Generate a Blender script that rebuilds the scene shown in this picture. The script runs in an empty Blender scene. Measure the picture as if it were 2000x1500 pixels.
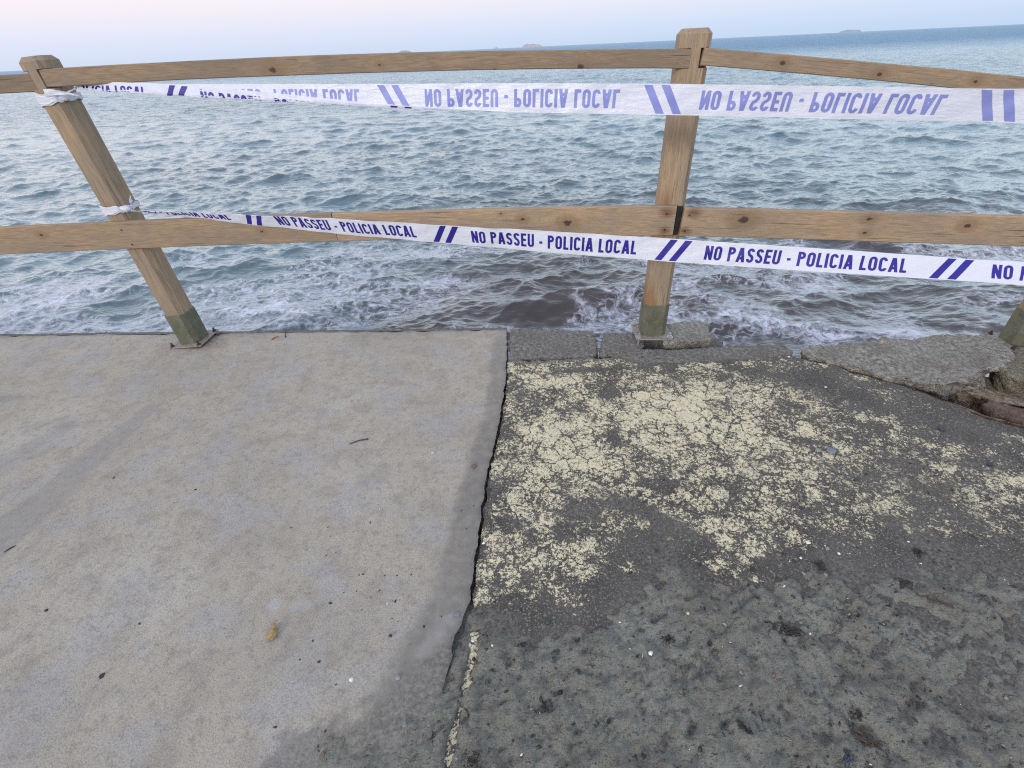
import bpy, bmesh, math, random
import numpy as np
from mathutils import Vector, Matrix, Quaternion
R = math.radians
rnd = random.Random(7)
sc = bpy.context.scene
C = sc.collection

# ------------------------------------------------------------------ camera
CAM_H, PITCH, ROLL, FPX = 1.2, R(34.95), R(-2.65), 938.6
fw = np.array([0, math.cos(PITCH), -math.sin(PITCH)]); rt0 = np.array([1., 0, 0]); up0 = np.cross(rt0, fw)
rt = math.cos(ROLL)*rt0 + math.sin(ROLL)*up0; up = -math.sin(ROLL)*rt0 + math.cos(ROLL)*up0
cd = bpy.data.cameras.new('camera'); cam = bpy.data.objects.new('camera', cd); C.objects.link(cam); sc.camera = cam
cd.sensor_width = 36; cd.lens = 36*FPX/2000; cd.clip_start = .02; cd.clip_end = 60000
M = Matrix(((rt[0], up[0], -fw[0], 0), (rt[1], up[1], -fw[1], 0), (rt[2], up[2], -fw[2], CAM_H), (0, 0, 0, 1)))
cam.matrix_world = M

# ------------------------------------------------------------------ world, sun, exposure
SUN_EL, SUN_AZ = R(20), R(215)
w = bpy.data.worlds.new('World'); sc.world = w; w.use_nodes = True
nt = w.node_tree; nt.nodes.clear()
out = nt.nodes.new('ShaderNodeOutputWorld'); bg = nt.nodes.new('ShaderNodeBackground')
sky = nt.nodes.new('ShaderNodeTexSky'); sky.sky_type = 'NISHITA'; sky.sun_disc = False
sky.sun_elevation = SUN_EL; sky.sun_rotation = SUN_AZ; sky.dust_density = 2.0
tc = nt.nodes.new('ShaderNodeTexCoord'); sp = nt.nodes.new('ShaderNodeSeparateXYZ')
nt.links.new(tc.outputs['Generated'], sp.inputs[0])
mr = nt.nodes.new('ShaderNodeMapRange'); mr.inputs['From Min'].default_value = -.05; mr.inputs['From Max'].default_value = 1
nt.links.new(sp.outputs['Z'], mr.inputs['Value'])
rp = nt.nodes.new('ShaderNodeValToRGB'); cr = rp.color_ramp
stops = [(0.0, (.42, .52, .66)), (.047, (.52, .63, .80)), (.075, (.60, .67, .83)), (.11, (.74, .72, .80)), (.17, (.84, .79, .79)),
         (.25, (.85, .83, .83)), (.5, (.78, .83, .93)), (1.0, (.62, .70, .88))]
while len(cr.elements) < len(stops): cr.elements.new(.5)
for e, (p_, c_) in zip(cr.elements, stops): e.position = p_; e.color = (*c_, 1)
nt.links.new(mr.outputs[0], rp.inputs[0])
# the west (left) side of the sky glows warmer and brighter
mr2 = nt.nodes.new('ShaderNodeMapRange'); mr2.inputs['From Min'].default_value = -1; mr2.inputs['From Max'].default_value = 1
nt.links.new(sp.outputs['X'], mr2.inputs['Value'])
rp2 = nt.nodes.new('ShaderNodeValToRGB'); rp2.color_ramp.elements[0].color = (1.16, 1.06, 1.03, 1); rp2.color_ramp.elements[1].color = (.84, .93, .98, 1)
nt.links.new(mr2.outputs[0], rp2.inputs[0])
mu = nt.nodes.new('ShaderNodeMix'); mu.data_type = 'RGBA'; mu.blend_type = 'MULTIPLY'; mu.inputs[0].default_value = 1
nt.links.new(rp.outputs[0], mu.inputs[6]); nt.links.new(rp2.outputs[0], mu.inputs[7])
sk = nt.nodes.new('ShaderNodeMix'); sk.data_type = 'RGBA'; sk.blend_type = 'ADD'; sk.inputs[0].default_value = .012
nt.links.new(mu.outputs[2], sk.inputs[6]); nt.links.new(sky.outputs[0], sk.inputs[7])
nt.links.new(sk.outputs[2], bg.inputs[0]); bg.inputs[1].default_value = 1.0
nt.links.new(bg.outputs[0], out.inputs[0])
sl = bpy.data.lights.new('sun', 'SUN'); sl.energy = 1.2; sl.angle = R(11); sl.color = (1, .93, .86)
so = bpy.data.objects.new('sun', sl); C.objects.link(so)
so.rotation_euler = (R(90)-SUN_EL, 0, math.pi-SUN_AZ)
sc.view_settings.view_transform = 'Standard'; sc.view_settings.look = 'None'; sc.view_settings.exposure = .16; sc.view_settings.gamma = 1
sc.view_settings.use_curve_mapping = False
sc.cycles.max_bounces = 6; sc.cycles.use_denoising = False; sc.cycles.filter_width = 1.15; sc.cycles.sample_clamp_indirect = 3

# ------------------------------------------------------------------ helpers
def g(px, py, z=0.):
    "point of the horizontal level z that was measured at this pixel of the photograph"
    d = fw*FPX + rt*(px-1000) - up*(py-750); t = (z-CAM_H)/d[2]
    return np.array([0, 0, CAM_H]) + d*t
def tag(o, label=None, cat=None, group=None, kind=None):
    for k, v in (('label', label), ('category', cat), ('group', group), ('kind', kind)):
        if v: o[k] = v
    return o
def empty(name, loc=(0, 0, 0)):
    o = bpy.data.objects.new(name, None); C.objects.link(o); o.location = loc; o.empty_display_size = .1; return o
def link(name, me, mat=None, parent=None, smooth=False):
    o = bpy.data.objects.new(name, me); C.objects.link(o)
    if mat is not None:
        for m in (mat if isinstance(mat, (list, tuple)) else [mat]): me.materials.append(m)
    if parent is not None: o.parent = parent
    if smooth: me.shade_smooth()
    return o
def from_bm(name, bm, mat=None, parent=None, smooth=False):
    me = bpy.data.meshes.new(name); bm.to_mesh(me); bm.free(); return link(name, me, mat, parent, smooth)
def grid_mesh(name, X, Y, Z, attrs, mat, parent=None, smooth=True):
    ny, nx = X.shape
    co = np.stack([X, Y, Z], -1).reshape(-1, 3).astype(np.float32)
    i = np.arange(ny-1)[:, None]*nx + np.arange(nx-1)[None]
    q = np.stack([i, i+1, i+nx+1, i+nx], -1).reshape(-1, 4).astype(np.int32)
    me = bpy.data.meshes.new(name); me.vertices.add(len(co)); me.vertices.foreach_set('co', co.ravel())
    me.loops.add(q.size); me.loops.foreach_set('vertex_index', q.ravel())
    me.polygons.add(len(q)); me.polygons.foreach_set('loop_start', np.arange(len(q), dtype=np.int32)*4)
    me.polygons.foreach_set('loop_total', np.full(len(q), 4, np.int32)); me.update(calc_edges=True)
    for k, v in attrs.items():
        a = me.attributes.new(k, 'FLOAT', 'POINT'); a.data.foreach_set('value', np.broadcast_to(v, X.shape).astype(np.float32).ravel())
    return link(name, me, mat, parent, smooth)
_T = np.random.RandomState(3).rand(256, 256)
def vn(x, y, s=0):
    x = np.asarray(x, float)+s*17.31; y = np.asarray(y, float)+s*9.77
    xi = np.floor(x).astype(int); yi = np.floor(y).astype(int); fx = x-xi; fy = y-yi
    fx = fx*fx*fx*(fx*(fx*6-15)+10); fy = fy*fy*fy*(fy*(fy*6-15)+10)
    a = _T[yi & 255, xi & 255]; b = _T[yi & 255, (xi+1) & 255]; c = _T[(yi+1) & 255, xi & 255]; d = _T[(yi+1) & 255, (xi+1) & 255]
    return (a*(1-fx)+b*fx)*(1-fy)+(c*(1-fx)+d*fx)*fy
def fbm(x, y, o=4, s=0, gain=.5):
    r = 0; a = 1; t = 0; ca, sa = math.cos(.6), math.sin(.6)
    for k in range(o):
        r = r+a*vn(x, y, s+k*3); t += a; a *= gain; x, y = (x*ca-y*sa)*2.03, (x*sa+y*ca)*2.03
    return r/t
def sst(a, b, x):
    t = np.clip((x-a)/(b-a), 0, 1); return t*t*(3-2*t)
def sdf(X, Y, poly):
    "signed distance to a polygon, positive inside"
    P = np.array([q[:2] for q in poly], float); n = len(P); d = np.full(X.shape, 1e9); ins = np.zeros(X.shape, bool)
    for i in range(n):
        a = P[i]; b = P[(i+1) % n]; e = b-a; wx = X-a[0]; wy = Y-a[1]
        t = np.clip((wx*e[0]+wy*e[1])/(e@e+1e-12), 0, 1); d = np.minimum(d, np.hypot(wx-e[0]*t, wy-e[1]*t))
        c = (a[1] > Y) != (b[1] > Y)
        with np.errstate(divide='ignore', invalid='ignore'):
            ins ^= c & (X < (b[0]-a[0])*(Y-a[1])/(b[1]-a[1]+1e-15)+a[0])
    return np.where(ins, d, -d)
def blob(X, Y, px, py, rx, ry, ang=0, z=0):
    c = g(px, py, z); ca, sa = math.cos(R(ang)), math.sin(R(ang)); dx = X-c[0]; dy = Y-c[1]
    return np.exp(-(((dx*ca+dy*sa)/rx)**2+((-dx*sa+dy*ca)/ry)**2))

class N:
    "small material builder"
    def __init__(s, name):
        s.mat = bpy.data.materials.new(name); s.mat.use_nodes = True; s.t = s.mat.node_tree; s.t.nodes.clear()
        s.out = s.t.nodes.new('ShaderNodeOutputMaterial'); s.b = s.t.nodes.new('ShaderNodeBsdfPrincipled'); s.t.links.new(s.b.outputs[0], s.out.inputs[0])
        s.tc = s.t.nodes.new('ShaderNodeTexCoord')
    def put(s, sock, v):
        if isinstance(v, bpy.types.NodeSocket): s.t.links.new(v, sock)
        elif isinstance(v, (tuple, list)) and len(v) == 3 and sock.type == 'RGBA': sock.default_value = (*v, 1)
        else: sock.default_value = v
    def co(s, scale=(1, 1, 1), rot=(0, 0, 0), loc=(0, 0, 0), vec=None):
        n = s.t.nodes.new('ShaderNodeMapping'); s.t.links.new(vec or s.tc.outputs['Object'], n.inputs[0])
        n.inputs['Scale'].default_value = scale; n.inputs['Rotation'].default_value = rot; n.inputs['Location'].default_value = loc; return n.outputs[0]
    def noise(s, vec, scale, det=3, rough=.5, dist=0, col=False):
        n = s.t.nodes.new('ShaderNodeTexNoise'); s.t.links.new(vec, n.inputs['Vector']); n.inputs['Scale'].default_value = scale
        n.inputs['Detail'].default_value = det; n.inputs['Roughness'].default_value = rough; n.inputs['Distortion'].default_value = dist
        return n.outputs['Color' if col else 'Fac']
    def vor(s, vec, scale, feat='F1', out='Distance', rand=1):
        n = s.t.nodes.new('ShaderNodeTexVoronoi'); n.feature = feat; s.t.links.new(vec, n.inputs['Vector']); n.inputs['Scale'].default_value = scale
        n.inputs['Randomness'].default_value = rand; return n.outputs[out]
    def mr(s, v, a, b, c=0., d=1., smooth=True):
        n = s.t.nodes.new('ShaderNodeMapRange'); n.interpolation_type = 'SMOOTHSTEP' if smooth else 'LINEAR'
        for k, x in zip(('Value', 'From Min', 'From Max', 'To Min', 'To Max'), (v, a, b, c, d)): s.put(n.inputs[k], x)
        return n.outputs[0]
    def m(s, op, a, b=0., c=0., clamp=False):
        n = s.t.nodes.new('ShaderNodeMath'); n.operation = op; n.use_clamp = clamp
        s.put(n.inputs[0], a); s.put(n.inputs[1], b); s.put(n.inputs[2], c); return n.outputs[0]
    def mix(s, f, a, b, mode='MIX'):
        n = s.t.nodes.new('ShaderNodeMix'); n.data_type = 'RGBA'; n.blend_type = mode
        s.put(n.inputs[0], f); s.put(n.inputs[6], a); s.put(n.inputs[7], b); return n.outputs[2]
    def attr(s, name):
        n = s.t.nodes.new('ShaderNodeAttribute'); n.attribute_name = name; return n.outputs['Fac']
    def ramp(s, v, stops):
        n = s.t.nodes.new('ShaderNodeValToRGB'); e = n.color_ramp.elements
        while len(e) < len(stops): e.new(.5)
        for x, (p_, c_) in zip(e, stops): x.position = p_; x.color = (*c_, 1)
        s.put(n.inputs[0], v); return n.outputs[0]
    def bump(s, h, strength, dist, nrm=None):
        n = s.t.nodes.new('ShaderNodeBump'); n.inputs['Strength'].default_value = strength; n.inputs['Distance'].default_value = dist
        s.put(n.inputs['Height'], h)
        if nrm is not None: s.t.links.new(nrm, n.inputs['Normal'])
        return n.outputs[0]
    def done(s, col, rough=.8, nrm=None, **kw):
        s.put(s.b.inputs['Base Color'], col); s.put(s.b.inputs['Roughness'], rough)
        if nrm is not None: s.t.links.new(nrm, s.b.inputs['Normal'])
        for k, v in kw.items(): s.put(s.b.inputs[k.replace('_', ' ')], v)
        return s.mat

# ------------------------------------------------------------------ materials
def mat_concrete():
    n = N('pale_concrete'); v = n.co()
    big = n.noise(v, 2.2, 5, .6); mid = n.noise(v, 11, 5, .6, .4); fine = n.noise(v, 240, 4, .7); grit = n.noise(v, 620, 2, .6)
    c = n.ramp(big, [(.35, (.375, .345, .295)), (.5, (.43, .388, .315)), (.65, (.475, .44, .375))])
    c = n.mix(n.mr(mid, .45, .66, 0, .55), c, (.30, .255, .215))
    c = n.mix(n.mr(n.noise(n.co(loc=(4, 2, 0)), 5, 4, .6), .48, .64, 0, .5), c, (.395, .39, .40))
    c = n.mix(n.mr(n.noise(n.co(loc=(9, 5, 0)), 38, 4, .7), .5, .66, 0, .5), c, (.22, .205, .19))
    c = n.mix(n.mr(fine, .36, .54, .5, 0), c, (.17, .16, .15))
    c = n.mix(n.mr(grit, .54, .68, 0, .5), c, (.66, .63, .60))
    pit = n.vor(n.co(loc=(1, 0, 0)), 85); pm = n.m('MULTIPLY', n.mr(pit, .12, .26, 1, 0), n.mr(n.noise(v, 26, 3), .50, .62))
    c = n.mix(n.m('MULTIPLY', pm, .3), c, (.18, .165, .15))
    # smooth trowelled margin, dark stains, dirt
    c = n.mix(n.m('MULTIPLY', n.attr('margin'), n.mr(n.noise(v, 30, 4), .2, .7, .6, 1)), c, (.165, .155, .142))
    c = n.mix(n.attr('stain'), c, (.25, .24, .235))
    c = n.mix(n.m('MULTIPLY', n.attr('edge'), n.mr(n.noise(v, 25, 5, .7), .3, .6)), c, (.24, .20, .165))
    c = n.mix(n.attr('chalk'), c, (.46, .465, .48))
    d = n.mr(n.m('ADD', n.attr('dirt'), n.m('MULTIPLY', n.m('SUBTRACT', n.noise(v, 45, 6, .75), .5), 1.3)), .4, .75)
    c = n.mix(n.m('MULTIPLY', d, .72), c, n.ramp(n.noise(v, 90, 6, .8), [(.38, (.08, .074, .066)), (.5, (.165, .155, .14)), (.62, (.26, .245, .22))]))
    h = n.m('ADD', n.m('MULTIPLY', fine, .6), n.m('ADD', n.m('MULTIPLY', mid, .5), n.m('MULTIPLY', pm, -.25)))
    h = n.m('MULTIPLY', h, n.m('SUBTRACT', 1, n.m('MULTIPLY', n.attr('margin'), .75)))
    return n.done(c, .88, n.bump(h, .9, .006))
def mat_old():
    n = N('painted_asphalt'); v = n.co()
    wob = n.noise(v, 30, 4, .6, col=True)
    vs = n.t.nodes.new('ShaderNodeVectorMath'); vs.operation = 'MULTIPLY_ADD'; n.t.links.new(wob, vs.inputs[0]); vs.inputs[1].default_value = (.055, .055, .055); n.t.links.new(v, vs.inputs[2]); wv = vs.outputs[0]
    stone = n.vor(wv, 95, out='Color'); fine = n.noise(v, 330, 4, .7); med = n.noise(v, 60, 5, .65)
    dark = n.ramp(n.noise(v, 8, 4), [(.35, (.043, .040, .038)), (.6, (.080, .074, .068))])
    dark = n.mix(n.mr(fine, .45, .6, 0, .8), dark, (.145, .133, .12))
    dark = n.mix(n.mr(n.noise(n.co(loc=(3, 3, 0)), 170, 3, .7), .55, .64, 0, .85), dark, (.34, .31, .25))
    # paint
    dens = n.attr('paint')
    f1 = n.noise(n.co(loc=(5, 1, 0)), 82, 6, .78, .3); f2 = n.noise(n.co(loc=(2, 7, 0)), 16, 3, .55)
    t = n.m('ADD', n.m('MULTIPLY_ADD', f1, 1.9, -.45), n.m('MULTIPLY', f2, .7)); t = n.m('SUBTRACT', t, n.m('MULTIPLY', n.mr(n.noise(n.co(loc=(8, 8, 0)), 260, 3, .7), .52, .62), .22))
    t = n.m('ADD', t, n.m('MULTIPLY', n.m('SUBTRACT', dens, .5), 1.0))
    crack = n.mr(n.vor(wv, 15, 'DISTANCE_TO_EDGE'), .012, .06, 1, 0); crack2 = n.mr(n.vor(wv, 48, 'DISTANCE_TO_EDGE'), .02, .09, 1, 0)
    t = n.m('SUBTRACT', t, n.m('MULTIPLY', crack, n.mr(n.noise(v, 9, 3), .36, .60, .08, .50))); t = n.m('SUBTRACT', t, n.m('MULTIPLY', crack2, .22))
    pm = n.m('MULTIPLY', n.mr(t, .87, .91), n.mr(dens, .02, .12))
    pc = n.ramp(n.noise(v, 120, 4, .7), [(.3, (.55, .48, .31)), (.5, (.78, .71, .48)), (.7, (.86, .80, .59))])
    pc = n.mix(n.mr(n.noise(v, 14, 3), .45, .75, 0, .35), pc, (.58, .56, .50))
    c = n.mix(pm, dark, pc)
    d = n.mr(n.m('ADD', n.attr('dirt'), n.m('MULTIPLY', n.m('SUBTRACT', n.noise(v, 90, 5, .75), .5), 1.4)), .38, .8)
    dc = n.ramp(n.noise(v, 110, 6, .8), [(.38, (.05, .045, .04)), (.5, (.125, .118, .105)), (.62, (.22, .21, .19))])
    c = n.mix(n.m('MULTIPLY', d, .9), c, dc)
    # grey concrete kerb strip and bare soil where the pavement has broken off
    kc = n.ramp(n.noise(v, 60, 6, .75), [(.3, (.13, .12, .11)), (.6, (.20, .19, .175)), (.8, (.32, .31, .29))])
    c = n.mix(n.attr('kerb'), c, kc)
    h = n.m('ADD', n.m('MULTIPLY', pm, .45), n.m('ADD', n.m('MULTIPLY', fine, .5), n.m('MULTIPLY', med, .9)))
    return n.done(c, n.mr(n.noise(v, 7, 2), .4, .6, .62, .85), n.bump(h, 1.0, .007))
def mat_mud():
    n = N('wet_mud'); v = n.co()
    c = n.ramp(n.noise(v, 5, 5, .65), [(.3, (.235, .225, .19)), (.5, (.28, .28, .242)), (.7, (.33, .34, .30))])
    c = n.mix(n.mr(n.noise(n.co(loc=(7, 1, 0)), 9, 6, .75), .50, .64, 0, .4), c, (.19, .172, .145))
    st = n.noise(n.co((1, 3.2, 1), (0, 0, R(32))), 55, 5, .75)
    c = n.mix(n.mr(st, .60, .63, 0, .85), c, (.030, .030, .036))
    c = n.mix(n.mr(n.noise(n.co((1, 2.2, 1), (0, 0, R(-40)), (3, 9, 0)), 40, 6, .85), .585, .62, 0, .8), c, (.045, .038, .030))
    c = n.mix(n.mr(n.noise(n.co(loc=(2, 8, 0)), 210, 4, .75), .50, .64, 0, .55), c, (.09, .085, .078))
    c = n.mix(n.mr(n.noise(n.co(loc=(12, 8, 0)), 420, 3, .7), .62, .72, 0, .5), c, (.24, .235, .22))
    h = n.m('ADD', n.noise(v, 180, 5, .7), n.m('MULTIPLY', n.noise(n.co((1, 2.5, 1), (0, 0, R(32))), 60, 4, .65), 1.2))
    return n.done(c, n.mr(n.noise(v, 9, 3), .35, .65, .42, .75), n.bump(h, 1.0, .009))
def mat_kerb(name, base=(.20, .19, .175), light=(.34, .33, .31), darkc=(.09, .085, .08)):
    n = N(name); v = n.co()
    c = n.ramp(n.noise(v, 55, 6, .8), [(.38, darkc), (.5, base), (.62, light)])
    c = n.mix(n.mr(n.noise(v, 6, 3), .45, .7, 0, .5), c, (.16, .14, .12))
    c = n.mix(n.mr(n.noise(v, 190, 3, .7), .6, .68, 0, .8), c, (.46, .44, .41))
    c = n.mix(n.mr(n.noise(n.co(loc=(3, 0, 0)), 150, 3, .7), .6, .7, 0, .8), c, (.05, .048, .045))
    h = n.m('ADD', n.noise(v, 45, 6, .75), n.m('MULTIPLY', n.vor(v, 110), -.5))
    return n.done(c, .9, n.bump(h, 1.0, .016))
def mat_wood(name, tone=0., knots=(), post=False, seed=0, rust=()):
    "sawn softwood: grain runs along local X; knots = (x, z, radius) on the front face"
    n = N(name); v = n.co(loc=(seed*3.7, seed*1.3, seed*.7)); sp_ = n.t.nodes.new('ShaderNodeSeparateXYZ'); n.t.links.new(n.tc.outputs['Object'], sp_.inputs[0])
    km = None; halo = None
    for kx, kz, kr in knots:
        kr *= 1.0
        dx = n.m('SUBTRACT', sp_.outputs[0], kx); dz = n.m('SUBTRACT', sp_.outputs[2], kz)
        d = n.m('SQRT', n.m('ADD', n.m('POWER', n.m('MULTIPLY', dx, .62), 2.), n.m('POWER', dz, 2.)))
        d = n.m('ADD', d, n.m('MULTIPLY', n.m('SUBTRACT', n.noise(v, 60, 3, .6), .5), kr*1.5))
        a = n.mr(d, kr*.35, kr*.75, 1, 0); b = n.mr(d, 0, kr*4.5, 1, 0)
        km = a if km is None else n.m('MAXIMUM', km, a); halo = b if halo is None else n.m('MAXIMUM', halo, b)
    g1 = n.noise(n.co((.55, 5, 9), loc=(seed, 0, seed)), 3.2, 4, .55, .35)
    ringv = g1 if halo is None else n.m('ADD', g1, n.m('MULTIPLY', halo, .95))
    rings = n.m('SINE', n.m('MULTIPLY', ringv, 75.)); fine = n.noise(n.co((3, 90, 90)), 5, 4, .7); tint = n.noise(n.co((1, 3, 3), loc=(seed*2, 0, 0)), 2.6, 4, .6)
    A, B, Cc = ((.315, .225, .145), (.225, .165, .112), (.19, .157, .125)) if not post else ((.33, .24, .155), (.25, .185, .125), (.205, .172, .135))
    A, B, Cc = [tuple(max(.02, x*(1.12+tone)*k_) for x, k_ in zip(q, (1.02, .995, .95))) for q in (A, B, Cc)]
    c = n.mix(n.mr(rings, -.9, .95, .75, .0), A, B)
    c = n.mix(n.mr(tint, .35, .68, 0, .75), c, Cc)
    c = n.mix(n.mr(n.noise(n.co((.8, 3, 3), loc=(seed*5+2, 1, 0)), 7, 4, .7), .5, .72, 0, .5), c, (.25, .235, .21))
    c = n.mix(n.mr(fine, .4, .68, 0, .5), c, (.12, .085, .055))
    chk = n.mr(n.noise(n.co((.8, 55, 55), loc=(seed*4, 0, 0)), 4, 2, .5), .66, .70); c = n.mix(n.m('MULTIPLY', chk, .8), c, (.05, .036, .025))
    c = n.mix(n.mr(n.noise(n.co((1, 9, 9), loc=(seed, 3, 0)), 14, 4, .7), .62, .74, 0, .7), c, (.09, .07, .05))
    c = n.mix(n.mr(n.vor(n.co((1, 1, 1)), 60), .02, .12, .28, 0), c, (.06, .05, .04))
    for rx, rz, rr in rust:
        dx = n.m('SUBTRACT', sp_.outputs[0], rx); dz = n.m('SUBTRACT', sp_.outputs[1 if post else 2], rz)
        d = n.m('SQRT', n.m('ADD', n.m('POWER', n.m('MULTIPLY', dx, .3 if post else .7), 2.), n.m('POWER', dz, 2.)))
        c = n.mix(n.m('MULTIPLY', n.mr(d, rr*.1, rr, .85, 0), n.mr(fine, .3, .6, .6, 1)), c, (.24, .12, .05) if post else (.13, .05, .02))
    h = n.m('SUBTRACT', n.m('ADD', n.m('MULTIPLY', fine, .6), n.m('MULTIPLY', rings, .12)), chk)
    if km is not None:
        c = n.mix(n.m('MULTIPLY', n.mr(halo, .3, .9), .5), c, (.22, .13, .07)); c = n.mix(n.m('MULTIPLY', km, .9), c, (.045, .030, .022)); h = n.m('SUBTRACT', h, n.m('MULTIPLY', km, .7))
    return n.done(c, .78, n.bump(h, .5, .0018))
def mat_simple(name, c1, c2, scale=40, rough=.7, bump=.4, dist=.002, **kw):
    n = N(name); v = n.co(); f = n.noise(v, scale, 5, .65)
    return n.done(n.ramp(f, [(.32, c1), (.68, c2)]), rough, n.bump(n.noise(v, scale*2.5, 4, .7), bump, dist), **kw)
def mat_sleeve():
    n = N('olive_sleeve'); v = n.co()
    c = n.ramp(n.noise(v, 22, 5, .7), [(.3, (.085, .088, .060)), (.55, (.125, .130, .090)), (.75, (.17, .165, .11))])
    c = n.mix(n.mr(n.noise(v, 90, 3, .7), .6, .72, 0, .6), c, (.28, .27, .19))
    c = n.mix(n.mr(n.noise(n.co((1, 1, 1), loc=(3, 3, 3)), 45, 4, .7), .55, .75, 0, .6), c, (.05, .05, .04))
    return n.done(c, .6, n.bump(n.noise(v, 150, 4, .7), .3, .001))
def mat_tape():
    n = N('white_tape'); v = n.co()
    tr = n.t.nodes.new('ShaderNodeBsdfTranslucent'); tr.inputs[0].default_value = (.70, .75, .95, 1)
    mx = n.t.nodes.new('ShaderNodeMixShader'); mx.inputs[0].default_value = .22
    n.done((.80, .825, .92), .33, n.bump(n.m('ADD', n.noise(n.co((1.2, 8, 8), (0, 0, R(18))), 7, 4, .6), n.m('MULTIPLY', n.noise(n.co((5, 2, 2)), 4, 3, .6, .8), .8)), .7, .006), Specular_IOR_Level=.5)
    n.t.links.new(n.b.outputs[0], mx.inputs[1]); n.t.links.new(tr.outputs[0], mx.inputs[2]); n.t.links.new(mx.outputs[0], n.out.inputs[0]); return n.mat
def mat_water():
    n = N('sea_water'); v = n.co()
    ds = n.attr('shore'); dd = n.attr('dist'); foam = n.attr('foam'); surge = n.attr('surge')
    c = n.ramp(ds, [(0, (.070, .042, .034)), (.10, (.066, .050, .046)), (.18, (.088, .118, .13)), (.36, (.115, .20, .245)), (.52, (.09, .22, .32)), (.62, (.05, .20, .37)), (1, (.045, .19, .37))])
    c = n.mix(n.mr(n.noise(v, .25, 3), .45, .7, 0, .5), c, (.05, .075, .075))
    wob = n.noise(v, 1.6, 4, .65, col=True)
    vs = n.t.nodes.new('ShaderNodeVectorMath'); vs.operation = 'MULTIPLY_ADD'; n.t.links.new(wob, vs.inputs[0]); vs.inputs[1].default_value = (.9, .9, .0); n.t.links.new(v, vs.inputs[2])
    s2 = n.t.nodes.new('ShaderNodeVectorMath'); s2.operation = 'MULTIPLY'; n.t.links.new(vs.outputs[0], s2.inputs[0]); s2.inputs[1].default_value = (1, 1.2, 0); wv = s2.outputs[0]
    e1 = n.vor(wv, 3.2, 'DISTANCE_TO_EDGE'); e2 = n.vor(wv, 8.5, 'DISTANCE_TO_EDGE'); fn = n.noise(v, 14, 6, .75, .5)
    l1 = n.mr(e1, 0, n.m('MULTIPLY_ADD', foam, .30, .006), 1, 0); l2 = n.mr(e2, 0, n.m('MULTIPLY_ADD', foam, .34, .004), 1, 0)
    lace = n.m('MAXIMUM', l1, n.m('MULTIPLY', l2, .8))
    fm = n.m('MULTIPLY', lace, n.mr(fn, .34, .62)); fm = n.m('MULTIPLY', fm, n.mr(foam, .08, .45))
    solid = n.mr(n.m('ADD', foam, n.m('MULTIPLY', n.m('SUBTRACT', fn, .5), 1.5)), .72, 1.05)
    fm = n.m('MAXIMUM', fm, solid); specks = n.m('MULTIPLY', n.mr(n.noise(v, 40, 3, .7), .67, .73), n.mr(foam, .15, .5)); fm = n.m('MAXIMUM', fm, n.m('MULTIPLY', specks, .7), clamp=True)
    fm = n.m('MULTIPLY', fm, .92)
    haze_f = n.m('MULTIPLY', n.mr(n.noise(v, 2.2, 5, .7, .6), .45, .7), n.mr(foam, .1, .7, 0, .32))
    c = n.mix(haze_f, c, (.26, .28, .36)); c = n.mix(surge, c, (.36, .29, .22))
    h1 = n.noise(n.co((1, 2.4, 1)), 8, 3, .55, .3); h2 = n.noise(n.co((1, 2.8, 1), (0, 0, R(5))), 2.6, 3, .55, .25); h2 = n.m('SUBTRACT', 1, n.m('ABSOLUTE', n.m('MULTIPLY_ADD', h2, 2.6, -1.3)))
    h3 = n.noise(n.co((1, 2.6, 1), (0, 0, R(8))), .8, 4, .58, .3); h3 = n.m('SUBTRACT', 1, n.m('ABSOLUTE', n.m('MULTIPLY_ADD', h3, 2.6, -1.3))); h4 = n.noise(n.co((1, 2.4, 1), (0, 0, R(-6))), .2, 5, .6, .3)
    nr = n.bump(n.m('MULTIPLY', h1, n.mr(dd, .15, .35, 1, 0)), .5, .014); nr = n.bump(n.m('MULTIPLY', h2, n.mr(dd, .25, .5, 1, .3)), .6, .028, nr)
    nr = n.bump(n.m('MULTIPLY', h3, n.mr(dd, .28, .42)), .8, .16, nr); nr = n.bump(n.m('MULTIPLY', h4, n.mr(dd, .42, .6)), .8, 1.5, nr)
    T = n.t; df = T.nodes.new('ShaderNodeBsdfDiffuse'); n.put(df.inputs[0], c); up_ = T.nodes.new('ShaderNodeCombineXYZ'); up_.inputs[2].default_value = 1; T.links.new(up_.outputs[0], df.inputs['Normal'])
    gl = T.nodes.new('ShaderNodeBsdfGlossy'); gl.inputs[0].default_value = (.87, .96, 1, 1); n.put(gl.inputs['Roughness'], n.mr(dd, .1, .8, .10, .22)); T.links.new(nr, gl.inputs['Normal'])
    fr = T.nodes.new('ShaderNodeFresnel'); fr.inputs[0].default_value = 1.45; T.links.new(nr, fr.inputs['Normal'])
    fac = n.m('MULTIPLY', n.mr(fr.outputs[0], .03, .42, .04, .94, False), n.mr(dd, .48, .62, 1., .48))
    m1 = T.nodes.new('ShaderNodeMixShader'); n.put(m1.inputs[0], fac); T.links.new(df.outputs[0], m1.inputs[1]); T.links.new(gl.outputs[0], m1.inputs[2])
    n.done((.72, .74, .84), .85, n.bump(fm, .6, .02)); m2 = T.nodes.new('ShaderNodeMixShader'); n.put(m2.inputs[0], fm); T.links.new(m1.outputs[0], m2.inputs[1]); T.links.new(n.b.outputs[0], m2.inputs[2]); T.links.new(m2.outputs[0], n.out.inputs[0])
    return n.mat
def mat_soil():
    n = N('red_soil'); v = n.co()
    c = n.ramp(n.noise(v, 14, 5, .7), [(.36, (.09, .045, .032)), (.5, (.20, .135, .095)), (.62, (.38, .31, .23))])
    return n.done(c, .75, n.bump(n.noise(v, 30, 6, .75), 1, .02))
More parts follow.
